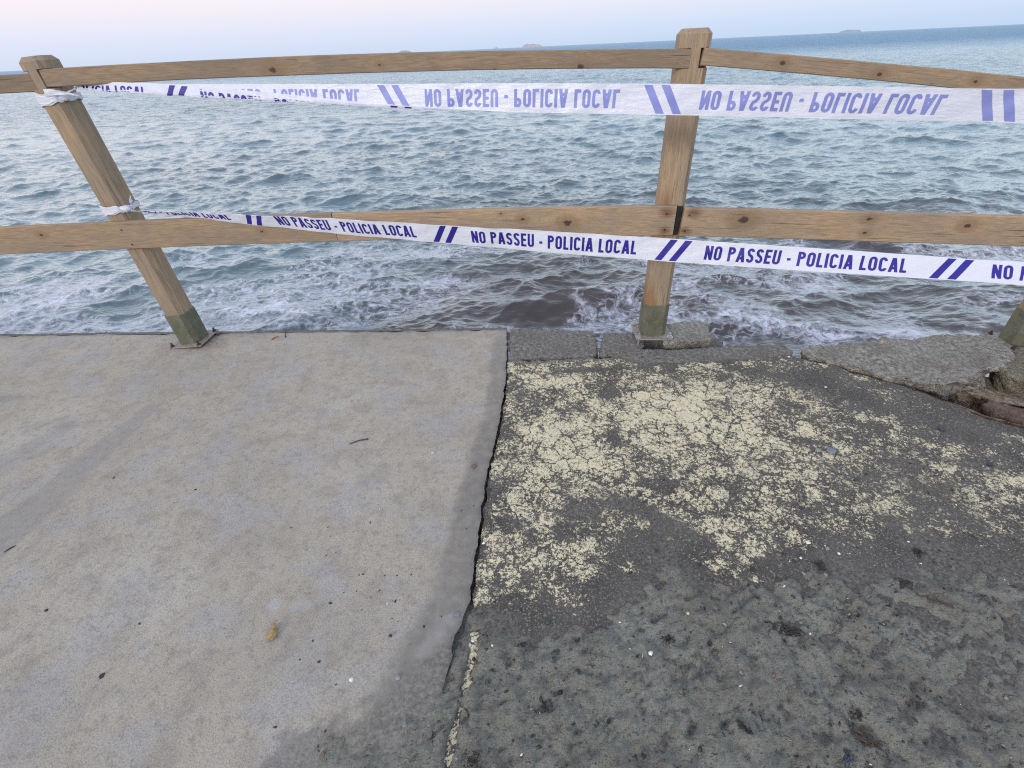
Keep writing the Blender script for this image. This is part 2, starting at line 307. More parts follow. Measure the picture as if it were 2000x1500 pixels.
MC, MO, MM, MW, MS = mat_concrete(), mat_old(), mat_mud(), mat_water(), mat_soil()
MK = mat_kerb('broken_concrete'); MKL = mat_kerb('pale_broken_concrete', (.30, .288, .255), (.47, .455, .41), (.14, .13, .11)); MKG = mat_kerb('algae_concrete', (.20, .18, .135), (.34, .31, .24), (.09, .08, .06))
MSL = mat_sleeve()
MPL = mat_simple('corroded_plate', (.16, .14, .12), (.36, .33, .30), 60, .55)
MRB = mat_simple('rusty_bolt', (.045, .032, .028), (.12, .08, .06), 90, .6, Metallic=.5)
MGB = mat_simple('galvanised_bolt', (.42, .43, .44), (.62, .63, .65), 60, .4, Metallic=.7)
MT = mat_tape()
MI = mat_simple('navy_ink', (.014, .009, .22), (.024, .015, .30), 30, .45, 0)
MIT = mat_simple('pale_show_through_ink', (.20, .23, .58), (.27, .31, .68), 12, .5, 0)
MBK = mat_simple('black_gap_strip', (.008, .008, .008), (.02, .02, .02), 30, .6)

# ------------------------------------------------------------------ pavement
def yedge(x):   # sea edge of the pavement, left part
    return 2.234-.0716*(x+.013)
_jy = np.linspace(-6, 2.4, 2400)
_ex = [(2.6, -.008), (2.234, -.013), (1.93, -.019), (1.65, -.035), (1.383, -.067), (1.2, -.10), (1.018, -.116), (.85, -.128), (.711, -.139), (.618, -.170), (.36, -.215), (-6, -1.2)]
def xedge(y):
    yy = np.array([e[0] for e in _ex])[::-1]; xx = np.array([e[1] for e in _ex])[::-1]
    return np.interp(y, yy, xx)+(fbm(y*38, y*0, 4, 5)-.5)*.013
def steps(a, b, st): return list(np.arange(a, b, st))
# left slab
ys = np.array(steps(-4, .1, .12)+steps(.1, 2.225, .008)); ys = 2.234-(2.234-ys)
ds_ = np.array([0, .003]+steps(.008, 3.0, .009)+steps(3.0, 9, .15))[::-1]
D, Yb = np.meshgrid(ds_, ys); X = xedge(Yb)-D; e_in = 2.234-Yb; Y = yedge(X)-e_in*1.0
prog = np.clip(e_in, 0, None)
Z = (fbm(X*9, Y*9, 4, 1)-.5)*.004+(fbm(X*1.3, Y*1.3, 3, 2)-.5)*.012+(fbm(X*60, Y*60, 3, 4)-.5)*.0016
Z = Z-.004*sst(.006, 0, D)
Z = Z-.012*sst(.035, .0, prog+(fbm(X*14, X*0, 4, 14)-.5)*.03)
mwid = np.interp(Yb, [.5, .7, 1.0, 1.6, 2.3], [.17, .12, .085, .075, .06])
margin = sst(1.15, .72, (D+(fbm(Y*6, X*6, 4, 9, .6)-.5)*.05)/mwid)*(.70+.3*fbm(X*7, Y*7, 3, 2))*np.interp(Yb, [1.0, 1.8, 2.2], [1, .8, .55])
stain = np.zeros_like(X)
def band(p, q, wd, k):
    a = g(*p)[:2]; b = g(*q)[:2]; t = np.clip(((X-a[0])*(b-a)[0]+(Y-a[1])*(b-a)[1])/((b-a)@(b-a)), 0, 1)
    d = np.hypot(X-a[0]-t*(b-a)[0], Y-a[1]-t*(b-a)[1]); return k*sst(wd, wd*.72, d+(fbm(X*3, Y*3, 3, 8)-.5)*.1)*(.6+.4*fbm(X*10, Y*10, 3, 4))
stain = np.maximum(stain, band((-300, 1300), (290, 800), .075, .55)); stain = np.maximum(stain, band((-200, 1010), (130, 835), .07, .42))
stain = np.maximum(stain, .6*sst(.35, .6, blob(X, Y, 12, 778, .09, .03)+.2*(fbm(X*20, Y*20)-.5)))
chalk = .55*sst(.4, .62, blob(X, Y, 535, 1182, .021, .023)+.25*(fbm(X*50, Y*50)-.5))+.35*sst(.35, .6, blob(X, Y, 590, 1183, .035, .02))
dirtpoly = [g(1100, 1180), g(910, 1195), g(880, 1250), g(845, 1310), g(790, 1350), g(725, 1395), g(650, 1430), g(590, 1470), g(540, 1520), g(480, 1700), g(1300, 1700)]
sd = sdf(X, Y, dirtpoly)
dirt = np.clip(sst(-.13, .06, sd+(fbm(X*8, Y*8, 5, 6, .65)-.5)*.16), 0, 1)
dirt = np.maximum(dirt, .5*sst(.10, .02, D)*sst(1.25, .8, Y))
chalk = chalk+.24*np.exp(-((sd+.03)/.03)**2)*sst(.45, .65, fbm(X*12, Y*12, 4, 3))
edge = sst(.05, .02, prog+(fbm(X*5, Y*5, 3, 7)-.5)*.04)*.7+.5*sst(.30, .02, prog)*sst(.5, .7, fbm(X*2.5, Y*6, 4, 11))
edge = edge+.9*blob(X, Y, 410, 672, .09, .06)
slab = grid_mesh('pavement', X, Y, Z, dict(margin=margin, stain=stain, chalk=np.clip(chalk, 0, 1), dirt=dirt, edge=np.clip(edge, 0, 1)), MC)
tag(slab, kind='structure')
# its body down to the water: outer lip, sea wall and side face
bm = bmesh.new(); n_ = 160; rows = []
for i in range(n_+1):
    x = -9+9*i/n_*1.0; x = min(x, -.013)
    y0 = float(yedge(x)); j = (float(fbm(x*9, 3., 4, 2))-.5)*.012
    rows.append([bm.verts.new(p) for p in ((x, y0-.010, -.008), (x, y0+.012+j, -.018), (x, y0+.050+j*2.5, -.028), (x, y0+.052+j, -.25), (x, y0+.055, -1.8))])
for a, b in zip(rows, rows[1:]):
    for k in range(4): bm.faces.new((a[k], b[k], b[k+1], a[k+1]))
sw = from_bm('seawall', bm, MK, None, True); tag(sw, 'long grey concrete sea wall face below the pale slab edge', 'sea wall')
# old painted pavement on the right
_fe = [(-.02, 1.915), (.439, 1.917), (.706, 1.86), (1.0, 1.87), (1.301, 1.865), (1.471, 1.755), (1.625, 1.65), (1.713, 1.59), (1.775, 1.50), (1.835, 1.42), (1.93, 1.365), (2.2, 1.20), (2.7, .98), (3.4, .85), (6, .6)]
def yfar(x):
    return np.interp(x, [a for a, b in _fe], [b for a, b in _fe])+(fbm(x*14, x*0+.5, 4, 3)-.5)*.06+(fbm(x*60, x*0+.5, 3, 4)-.5)*.012
dx_ = np.array([0, .002, .005]+steps(.010, 2.7, .0075)+steps(2.7, 6, .1)); u = np.array(steps(-4, .1, .15)+steps(.1, 1.9, .0075)+[1.9, 1.906])
Dx, U = np.meshgrid(dx_, u); yf = yfar(Dx-.02); U2 = np.where(U > .1, .1+(U-.1)/(1.906-.1)*(yf-.1), U); Y = U2; X = xedge(Y)+.003+.007*fbm(Y*60, Y*0, 2, 8)+Dx
toE = yf-Y
Z = -.006+(fbm(X*14, Y*14, 4, 11)-.5)*.008+(fbm(X*70, Y*70, 3, 13)-.5)*.005+(fbm(X*2, Y*2, 2, 12)-.5)*.010
Z = Z-.006*sst(.02, 0, Dx)-.02*sst(.03, 0, toE)*sst(1.2, 1.5, X)-.05*sst(1.2, 2.2, X)*sst(.8, 1.6, Y)
ppoly = [g(996, 705), g(1180, 692), g(1300, 706), g(1550, 692), g(1750, 740), g(1900, 790), g(2100, 840), g(2500, 950), g(2400, 1150), g(2000, 1075), g(1850, 1060), g(1700, 1085), g(1560, 1075), g(1490, 1130), g(1400, 1120),
         g(1330, 1060), g(1260, 1080), g(1270, 1130), g(1215, 1140), g(1150, 1200), g(1020, 1190), g(925, 1170), g(915, 1180)]
sd = sdf(X, Y, ppoly)+(fbm(X*9, Y*9, 5, 21, .65)-.5)*.20
B = lambda *a: blob(X, Y, *a)
pd = .67+.55*(fbm(X*11, Y*15, 4, 91, .6)-.5)
pd = pd+.22*B(1330, 790, .24, .14)+.16*B(1080, 890, .12, .16)+.14*B(1040, 740, .14, .07)+.12*B(960, 1110, .06, .06)+.16*B(1240, 1110, .04, .03)+.05*B(1200, 860, .5, .12)+.08*B(1400, 850, .14, .07)
pd = pd-.50*B(1150, 720, .13, .014)-.45*B(1190, 765, .05, .05)-.42*B(1200, 850, .03, .06)-.3*B(1270, 712, .02, .02)-.3*B(1300, 940, .03, .05)-.16*B(1290, 960, .16, .06, -20)-.20*B(1150, 990, .12, .055, -10)-.24*B(1400, 727, .20, .05)
pd = pd-.30*B(1560, 735, .18, .07, -15)-.28*B(1720, 780, .24, .05, -25)-.26*B(1860, 830, .22, .04, -32)-.10*B(1600, 860, .12, .06)-.16*B(1100, 1040, .12, .04)-.05*B(1600, 980, .3, .1)+.06*B(1850, 940, .3, .10, -20)+.10*B(1900, 900, .15, .04, -20)
pd = pd-.13*sst(.9, 1.5, X)
paint = np.clip(pd-.35*sst(.10, .0, sd)*sst(1.6, 1.3, Y)*sst(.0, .14, Dx), 0, 1)*sst(-.03, .02, sd)
def streak(X, Y):
    a = g(932, 1225)[:2]; b = g(858, 1560)[:2]; e = (b-a); l = np.hypot(*e); t = ((X-a[0])*e[0]+(Y-a[1])*e[1])/l; d = np.abs((X-a[0])*e[1]-(Y-a[1])*e[0])/l
    k = np.clip(1-np.abs(d)/.030, 0, 1)*sst(-.02, .02, t)+1.0*(fbm(X*34, Y*34, 4, 51)-.5)+.5*(vn(t*11+.2, t*0, 5)-.5)
    return sst(.42, .60, k)
strk = streak(X, Y)
paint = np.maximum(paint, .85*strk)
dirt = .75*sst(.06, -.08, sd)*(1-.8*strk)+.62*B(1230, 980, .17, .035, -32)+.60*B(1330, 1030, .14, .03, -32)+.5*B(1130, 1000, .10, .05)+.52*B(1800, 970, .5, .17)+.3*B(1600, 900, .3, .1)+.55*B(1900, 900, .10, .04, -20)
dirt = np.clip(dirt+.30*sst(.5, .8, fbm(X*4, Y*4, 3, 15)), 0, 1)
old = grid_mesh('road', X, Y, Z, dict(paint=paint, dirt=dirt, kerb=sst(.030, .0, toE)*sst(1.55, 1.35, X)), MO); tag(old, kind='structure')
# broken outer face of the pavement and the soil under it
xs = np.linspace(-.02, 5, 420); t = np.array([0, .02, .05, .10, .18, .30, .45, .65, .9, 1.2, 1.6, 2.0]); XX, TT = np.meshgrid(xs, t)
YY = yfar(XX)-.012+np.where(XX > 1.45, np.interp(TT, [0, .10, .3, .45, .65, 1.2, 2.0], [0, .0, .08, .45, .7, .95, 1.2]), np.interp(TT, [0, .1, .3, .9, 2.0], [0, .0, .05, .45, 1.0]))*np.interp(XX, [0, 1.4, 2.0, 3.0], [.15, .3, .9, 1.5])+(fbm(XX*5, TT*5, 4, 31)-.5)*.16*sst(.03, .3, TT)
ZZ = -.012-TT+(fbm(XX*7, TT*6, 4, 33)-.5)*.10*sst(.03, .3, TT)-.05*sst(1.2, 2.2, XX)*sst(.8, 1.6, YY)*sst(.3, 0, TT)
soil = grid_mesh('ground', XX[::-1], YY[::-1], ZZ[::-1], {}, MS); tag(soil, kind='structure')

bm = bmesh.new(); bmesh.ops.create_grid(bm, x_segments=2, y_segments=2, size=1, matrix=Matrix.Translation((-.4, -1.1, -.05))@Matrix.Diagonal((1.6, 2.95, 1, 1)))
tag(from_bm('ground', bm, MS), kind='structure')
# mud washed over the pavement
xs = np.array(steps(-1.5, -.75, .03)+steps(-.75, 2.0, .0055)+steps(2.0, 5, .08)); ysm = np.array(steps(-4, -1.2, .10)+steps(-1.2, .18, .02)+steps(.18, 1.12, .0055)+steps(1.12, 1.9, .03))
X, Y = np.meshgrid(xs, ysm)
mpoly = [g(560, 1520), g(640, 1455), g(730, 1410), g(800, 1365), g(850, 1300), g(880, 1245), g(915, 1200), g(1010, 1215), g(1130, 1215), g(1200, 1165), g(1280, 1110), g(1330, 1085), g(1400, 1135), g(1500, 1145), g(1580, 1095),
         g(1700, 1105), g(1850, 1085), g(2000, 1095), g(2600, 1200), g(4000, 1500), (5, -4), (-1.2, -4)]
sd = sdf(X, Y, mpoly)+(fbm(X*9, Y*9, 5, 41, .65)-.5)*.17
mz = sst(-.05, .10, sd)
mz = mz*(1-.62*streak(X, Y)*(X > xedge(Y)+.006))
lump = (fbm(X*9, Y*9, 4, 42)-.5)*.016+(fbm(X*34, Y*34, 4, 43, .6)-.5)*.022+(fbm((X*.8+Y*.6)*18, (-X*.6+Y*.8)*60, 3, 44)-.5)*.012-.010*sst(.60, .72, fbm((X*.8+Y*.6)*14, (-X*.6+Y*.8)*34, 3, 47))
onroad = X > xedge(Y)+.004
lump = lump+.0045*sst(.50, .55, fbm(X*24, Y*24, 4, 52))+.0035*sst(.50, .56, fbm((X*.8+Y*.6)*40, (-X*.6+Y*.8)*70, 3, 53))-.004
Z = -.024-2.*sst(.06, .14, -sd)+mz*.030+lump*mz
def prints(px, py, ang, nb, ln, sp_, dep):
    global Z
    c = g(px, py); ca, sa = math.cos(R(ang)), math.sin(R(ang)); ux = (X-c[0])*ca+(Y-c[1])*sa; uy = -(X-c[0])*sa+(Y-c[1])*ca
    for k in range(nb):
        o = (k-(nb-1)/2)*sp_; bend = .25*uy**2/ln
        Z = Z-1.5*dep*np.exp(-((ux-o-bend)/(sp_*.30))**2)*sst(ln*.62, ln*.42, np.abs(uy))*(.6+.4*fbm(X*40, Y*40, 2, k))
for a in ((1140, 1270, -30, 6, .035, .012, .005), (1500, 1410, -15, 5, .035, .012, .006), (1575, 1345, -20, 4, .03, .011, .004), (1015, 1290, 5, 5, .03, .011, .004), (1740, 1320, 40, 6, .04, .013, .005),
          (1180, 1420, -50, 5, .05, .014, .005), (1820, 1240, 30, 5, .05, .016, .005), (1350, 1300, 20, 6, .05, .014, .004), (1650, 1200, 35, 5, .05, .014, .004), (1250, 1350, -60, 5, .06, .016, .004)): prints(*a)
for px, py, ln, ang, dp in ((1760, 1180, .16, -38, .012), (1540, 1225, .10, -28, .006), (1690, 1430, .10, -50, .010), (1860, 1370, .12, -25, .008), (1600, 1230, .12, -40, .005), (1450, 1270, .14, 40, .004), (1820, 1130, .12, -30, .008)):
    Z = Z-dp*blob(X, Y, px, py, ln, .014, ang)*(.5+fbm(X*25, Y*25, 3, 2))
_mx, _my, _mz = xs.copy(), ysm.copy(), Z.copy()
def topz(x, y):
    "height of whatever surface lies uppermost at this spot"
    i = np.clip(np.searchsorted(_my, y), 1, len(_my)-1); j = np.clip(np.searchsorted(_mx, x), 1, len(_mx)-1)
    m = max(_mz[i, j], _mz[i-1, j], _mz[i, j-1], _mz[i-1, j-1]); base = .0 if x < float(xedge(y)) else -.006-.05*float(sst(1.2, 2.2, x)*sst(.8, 1.6, y))
    return float(max(m, base))
tag(grid_mesh('mud', X, Y, Z, {}, MM), 'wet grey mud washed over the lower right of the promenade, full of shoe prints', 'mud', kind='stuff')

# ------------------------------------------------------------------ sea
WL = -1.0
def fft_band(L, Nn, lmin, lmax, rms, seed, wdir, spread, chop):
    rs = np.random.RandomState(seed); k1 = np.fft.fftfreq(Nn, L/Nn)*2*math.pi; KX, KY = np.meshgrid(k1, k1); K = np.hypot(KX, KY); K[0, 0] = 1e-9
    lam = 2*math.pi/K; win = sst(lmin*.7, lmin, lam)*sst(lmax*1.3, lmax*.9, lam); cs = (KX*math.cos(wdir)+KY*math.sin(wdir))/K
    P = win*K**-3.3*(np.abs(cs)**spread+.04); P[0, 0] = 0
    Hh = (rs.randn(Nn, Nn)+1j*rs.randn(Nn, Nn))*np.sqrt(P); h = np.fft.ifft2(Hh).real; s = rms/h.std()
    dx = np.fft.ifft2(1j*KX/K*Hh).real*s*chop; dy = np.fft.ifft2(1j*KY/K*Hh).real*s*chop
    return L, h*s, dx, dy
def samp(bd, X, Y, a=0):
    L = bd[0]; ca, sa = math.cos(a), math.sin(a); U = (X*ca+Y*sa)/L; V = (-X*sa+Y*ca)/L; Nn = bd[1].shape[0]
    U = (U % 1)*Nn; V = (V % 1)*Nn; i = np.floor(U).astype(int) % Nn; j = np.floor(V).astype(int) % Nn; fx = U-np.floor(U); fy = V-np.floor(V); i2 = (i+1) % Nn; j2 = (j+1) % Nn
    return [f[j, i]*(1-fx)*(1-fy)+f[j, i2]*fx*(1-fy)+f[j2, i]*(1-fx)*fy+f[j2, i2]*fx*fy for f in bd[1:]]
def build_sea():
    y = [2.1]
    while y[-1] < 26000:
        s = .0044 if y[-1] < 60 else .0044+.016*math.log(y[-1]/60)
        y.append(y[-1]*(1+s))
    y = np.array(y); uu = np.linspace(-1, 1, 860); uu = 1.75*(uu*.62+.38*uu**3); ex_ = 1.75+np.geomspace(.02, 12, 36); uu = np.concatenate([-ex_[::-1], uu, ex_])
    Ug, Yg = np.meshgrid(uu, y); Xg = Ug*(Yg+1.0); sp_ = Yg*.005
    h = np.zeros_like(Xg); ax = h.copy(); ay = h.copy(); slope = h.copy()
    for bd, lmin, a in ((fft_band(61, 512, 3.0, 10, .026, 1, R(76), 5, 1.1), 3, 0), (fft_band(17.3, 512, .55, 2.4, .025, 2, R(84), 2.5, 1.25), .8, R(9)), (fft_band(13.1, 512, .5, 2.0, .015, 7, R(112), 2, 1.2), .8, R(-21)), (fft_band(5.1, 512, .10, .7, .0120, 3, R(80), 1.6, 1.0), .26, R(23))):
        f = sst(lmin*.55, lmin*.25, sp_)
        a_, b_, c_ = samp(bd, Xg, Yg, a); ca, sa = math.cos(a), math.sin(a)
        h += f*a_; ax += f*(b_*ca-c_*sa); ay += f*(b_*sa+c_*ca)
    big = blob(Xg, Yg, 1130, 590, .75, .22, 6, WL)*.13-blob(Xg, Yg, 1100, 625, .8, .2, 4, WL)*.08   # the swell about to hit the wall
    h = h+big
    sg = blob(Xg, Yg, 1930, 750, .55, .30, -20, -.75)
    surge = sst(.35, .75, sg+.25*(fbm(Xg*5, Yg*9, 4, 3)-.5)); h = h+.30*sst(.1, .8, sg)
    shore = np.clip(np.log(np.clip(Yg-1.2, 1, None)/2.2)/math.log(900), 0, 1)+(fbm(Xg*.35, Yg*.5, 4, 61)-.5)*.10+.02*sst(0, 4, Xg)*sst(5, 8, Yg)+.15*sst(.5, -3.5, Xg)*sst(14, 7, Yg)
    clump = fbm(Xg*.9, Yg*1.6, 5, 71); clump2 = fbm(Xg*2.5, Yg*4.5, 4, 75)
    near = sst(8.5, 4.6, Yg)
    W_ = lambda *a: blob(Xg, Yg, *a, WL)
    f = near*sst(.42, .62, clump)*.55
    f += .60*W_(850, 560, .7, .38, 10)+.55*W_(680, 610, .9, .25, 5)+.35*W_(800, 500, 1.2, .5, 0)+.42*W_(480, 600, .7, .25, 15)+.55*W_(1400, 590, .4, .35, -25)+.75*W_(1560, 640, .6, .22, -22)+.8*W_(1750, 645, .8, .13, -12)+.35*W_(1130, 600, .12, .5, 10)+.42*W_(1300, 640, .4, .12, 15)+.22*W_(250, 560, 1, .5, 20)+.3*W_(60, 600, 1, .3, 25)
    f *= .42+1.05*clump2
    f -= .5*W_(1180, 575, .5, .14, 5)*(1-W_(1130, 600, .12, .5, 10))
    far = sst(.60, .72, fbm(Xg*.25, Yg*.6, 4, 81))*sst(.5, .62, fbm(Xg*2, Yg*3, 3, 83))*sst(7, 12, Yg)*sst(140, 50, Yg)
    foam = np.clip(f+.12*far+.9*sst(.5, .8, surge)*.0, 0, 1)
    o = grid_mesh('sea', Xg+ax, Yg+ay, WL+h, dict(shore=np.clip(shore, 0, 1), dist=np.clip(np.log(np.clip(Yg-1.2, 1, None)/2.2)/math.log(900), 0, 1), foam=foam, surge=surge), MW); tag(o, kind='structure')
build_sea()

# islets on the horizon
def islet(name, px, wpx, hpx, dist, prof, label, mat):
    az = np.array([np.interp(px, [780, 967, 1043, 1400, 1660], [-.1658, -.0023, .0641, .3762, .6036]), 1.]); az = az/np.hypot(*az); c = az*dist; k = dist/FPX*.93
    wd = wpx*k; ht = hpx*k; nx, ny = 48, 24; u, v = np.meshgrid(np.linspace(-1, 1, nx), np.linspace(-1, 1, ny)); v = v*.6
    pr = np.interp(u, *zip(*prof)); r = np.sqrt(np.clip(1-(v/.6)**2, 0, 1)); hh = ht*pr*r*(.8+.4*fbm(u*6, v*6, 4, px % 13))-ht*.05
    sx, sy = az[1], -az[0]
    X_ = u*wd/2*sx+v*wd/2*az[0]; Y_ = u*wd/2*sy+v*wd/2*az[1]
    o = grid_mesh(name, X_, Y_, hh, {}, mat, None, False); o.location = (c[0], c[1], WL); tag(o, label, 'islet')
MIS = mat_simple('hazed_islet_rock', (.36, .37, .41), (.48, .43, .44), .02, .9, .2, 1); MIG = mat_simple('hazed_grey_islet', (.26, .33, .38), (.33, .40, .44), .02, .9, .2, 1)  # distance haze is mixed into both islet rock colours
islet('rocky_islet', 1040, 36, 5, 4000, [(-1, 0), (-.85, .7), (-.6, 1), (-.3, .85), (0, .95), (.3, .8), (.6, .75), (.85, .35), (1, 0)], 'craggy haze greyed rock islet, the largest on the horizon above the top rail', MIS)
islet('rocky_islet', 967, 13, 3, 4200, [(-1, 0), (0, .6), (.3, 1), (1, 0)], 'tiny low rock just left of the craggy haze greyed islet', MIS)
islet('rocky_islet', 790, 28, 4, 5200, [(-1, 0), (-.4, .8), (0, 1), (.5, .8), (1, 0)], 'low rounded grey islet barely showing above the top rail', MIG)
islet('rocky_islet', 1660, 30, 3.2, 5200, [(-1, 0), (-.8, .6), (-.3, 1), (.4, .9), (.8, .7), (1, 0)], 'long flat grey islet on the horizon right of the middle post', MIG)

# ------------------------------------------------------------------ broken kerb blocks
def chunk(name, outline, ztop, thick, mat, label, tilt=(0, 0), rough=.008, under=.8, group='broken kerb blocks along the sea edge', vox=.009, ground_z=0):
    P = [g(a, b, ground_z) for a, b in outline]; cx = sum(p[0] for p in P)/len(P); cy = sum(p[1] for p in P)/len(P)
    bm = bmesh.new(); top = [bm.verts.new((p[0]-cx, p[1]-cy, 0)) for p in P]; bot = [bm.verts.new(((p[0]-cx)*under, (p[1]-cy)*under, -thick)) for p in P]
    bm.faces.new(top); bm.faces.new(bot[::-1]); n_ = len(P)
    for i in range(n_): bm.faces.new((top[i], bot[i], bot[(i+1) % n_], top[(i+1) % n_]))
    bmesh.ops.recalc_face_normals(bm, faces=bm.faces)
    me = bpy.data.meshes.new('tmp'); bm.to_mesh(me); bm.free(); o = bpy.data.objects.new('tmp', me); C.objects.link(o)
    md = o.modifiers.new('r', 'REMESH'); md.mode = 'VOXEL'; md.voxel_size = vox
    ms = o.modifiers.new('s', 'SMOOTH'); ms.factor = .5; ms.iterations = 2
    dg = bpy.context.evaluated_depsgraph_get(); me2 = bpy.data.meshes.new_from_object(o.evaluated_get(dg)); bpy.data.objects.remove(o); bpy.data.meshes.remove(me)
    nv = len(me2.vertices); co = np.empty(nv*3, np.float32); me2.vertices.foreach_get('co', co); co = co.reshape(-1, 3); nm = np.empty(nv*3, np.float32); me2.vertices.foreach_get('normal', nm); nm = nm.reshape(-1, 3)
    s = abs(hash(label)) % 7 if False else len(label) % 11
    q = (fbm(co[:, 0]*25+co[:, 2]*20, co[:, 1]*25-co[:, 2]*17, 4, s, .6)-.5)*2*rough+(fbm(co[:, 0]*8+co[:, 2]*9, co[:, 1]*8, 2, s+2)-.5)*2*rough
    side = 1-np.abs(nm[:, 2:3]); co = co+nm*q[:, None]*(.55+1.3*side); me2.vertices.foreach_set('co', co.ravel().astype(np.float32)); me2.update(); me2.name = name
    me2.materials.clear(); ob = link(name, me2, mat, None, True); ob.location = (cx, cy, ztop); ob.rotation_euler = (R(tilt[0]), R(tilt[1]), 0)
    return tag(ob, label, 'kerb block', group)
chunk('kerb_block', [(996, 641), (1090, 643), (1160, 645), (1167, 668), (1164, 692), (1080, 699), (995, 701)], -.001, .28, MK, 'squared grey kerb block butting against the pale slab', rough=.003, under=1)
chunk('kerb_block', [(1178, 646), (1262, 651), (1262, 668), (1250, 682), (1190, 690), (1172, 690), (1176, 668)], -.005, .26, MK, 'cracked grey kerb block under the left side of the middle post', rough=.006, under=.95)
chunk('kerb_block', [(1178, 691), (1250, 680), (1330, 681), (1440, 672), (1535, 672), (1556, 688), (1500, 697), (1400, 703), (1310, 708), (1240, 700)], -.004, .22, MK, 'long low strip of broken kerb in front of the middle post', rough=.008)
chunk('kerb_block', [(1300, 640), (1340, 634), (1384, 630), (1386, 650), (1390, 668), (1340, 671), (1298, 674)], .012, .16, MKL, 'pale broken kerb fragment just behind the middle post', (3, 4), .009)
chunk('kerb_block', [(1225, 640), (1420, 640), (1425, 690), (1225, 694)], -.065, .18, MK, 'dark lower kerb remnant in the gap under the middle post', (0, 0), .012)
chunk('kerb_block', [(1556, 684), (1620, 674), (1700, 668), (1800, 658), (1870, 652), (1930, 652), (1962, 664), (1982, 690), (1950, 712), (1905, 728), (1888, 742), (1815, 748), (1745, 734), (1655, 712), (1590, 700)], -.004, .17, MKL,
      'large pale broken kerb slab jutting out over the washed out hole', (2, 1), .019, .82)
chunk('kerb_block', [(1968, 676), (2040, 668), (2110, 690), (2120, 732), (2030, 738), (1990, 728), (1962, 712)], -.02, .12, MKG, 'olive stained kerb block under the right hand post', (0, 0), .014)

MKT = mat_kerb('sandy_concrete', (.36, .29, .21), (.52, .44, .34), (.20, .15, .11)); MKR = mat_kerb('reddish_rubble', (.17, .10, .07), (.27, .19, .14), (.08, .045, .03))
chunk('rubble_block', [(1835, 742), (1900, 738), (1990, 742), (2090, 738), (2150, 790), (2040, 806), (1960, 792), (1890, 772)], -.13, .25, MKT, 'pale sandy block lying in the washed out hole under the broken kerb', (-4, 3), .020, .9, 'broken kerb blocks along the sea edge', .010, -.13)
chunk('rubble_block', [(1915, 786), (1980, 790), (2080, 800), (2150, 850), (2040, 840), (1960, 815)], -.10, .25, MKR, 'dark reddish rubble at the right edge below the sandy block', (3, -2), .022, .9, 'broken kerb blocks along the sea edge', .010, -.10)
# ------------------------------------------------------------------ fence
def prism(bm, prof, x0, x1, cap=True):
    a = [bm.verts.new((x0, y, z)) for y, z in prof]; b = [bm.verts.new((x1, y, z)) for y, z in prof]; n_ = len(prof)
    for i in range(n_): bm.faces.new((a[i], a[(i+1) % n_], b[(i+1) % n_], b[i]))
    if cap: bm.faces.new(a[::-1]); bm.faces.new(b)
def box(bm, c, s, rot=None):
    m = Matrix.Translation(c)@(rot or Matrix.Identity(4))@Matrix.Diagonal((*s, 1)); return bmesh.ops.create_cube(bm, size=1, matrix=m)['verts']
def bevelled(bm, off=.004, seg=2):
    bmesh.ops.bevel(bm, geom=[e for e in bm.edges if e.calc_face_angle(0) > .5], offset=off, segments=seg, affect='EDGES', clamp_overlap=True)
def oct_prof(w_, c):   # chamfered square in local (y, z)
    h = w_/2; return [(-h, -h+c), (-h+c, -h), (h-c, -h), (h, -h+c), (h, h-c), (h-c, h), (-h+c, h), (-h, h-c)]
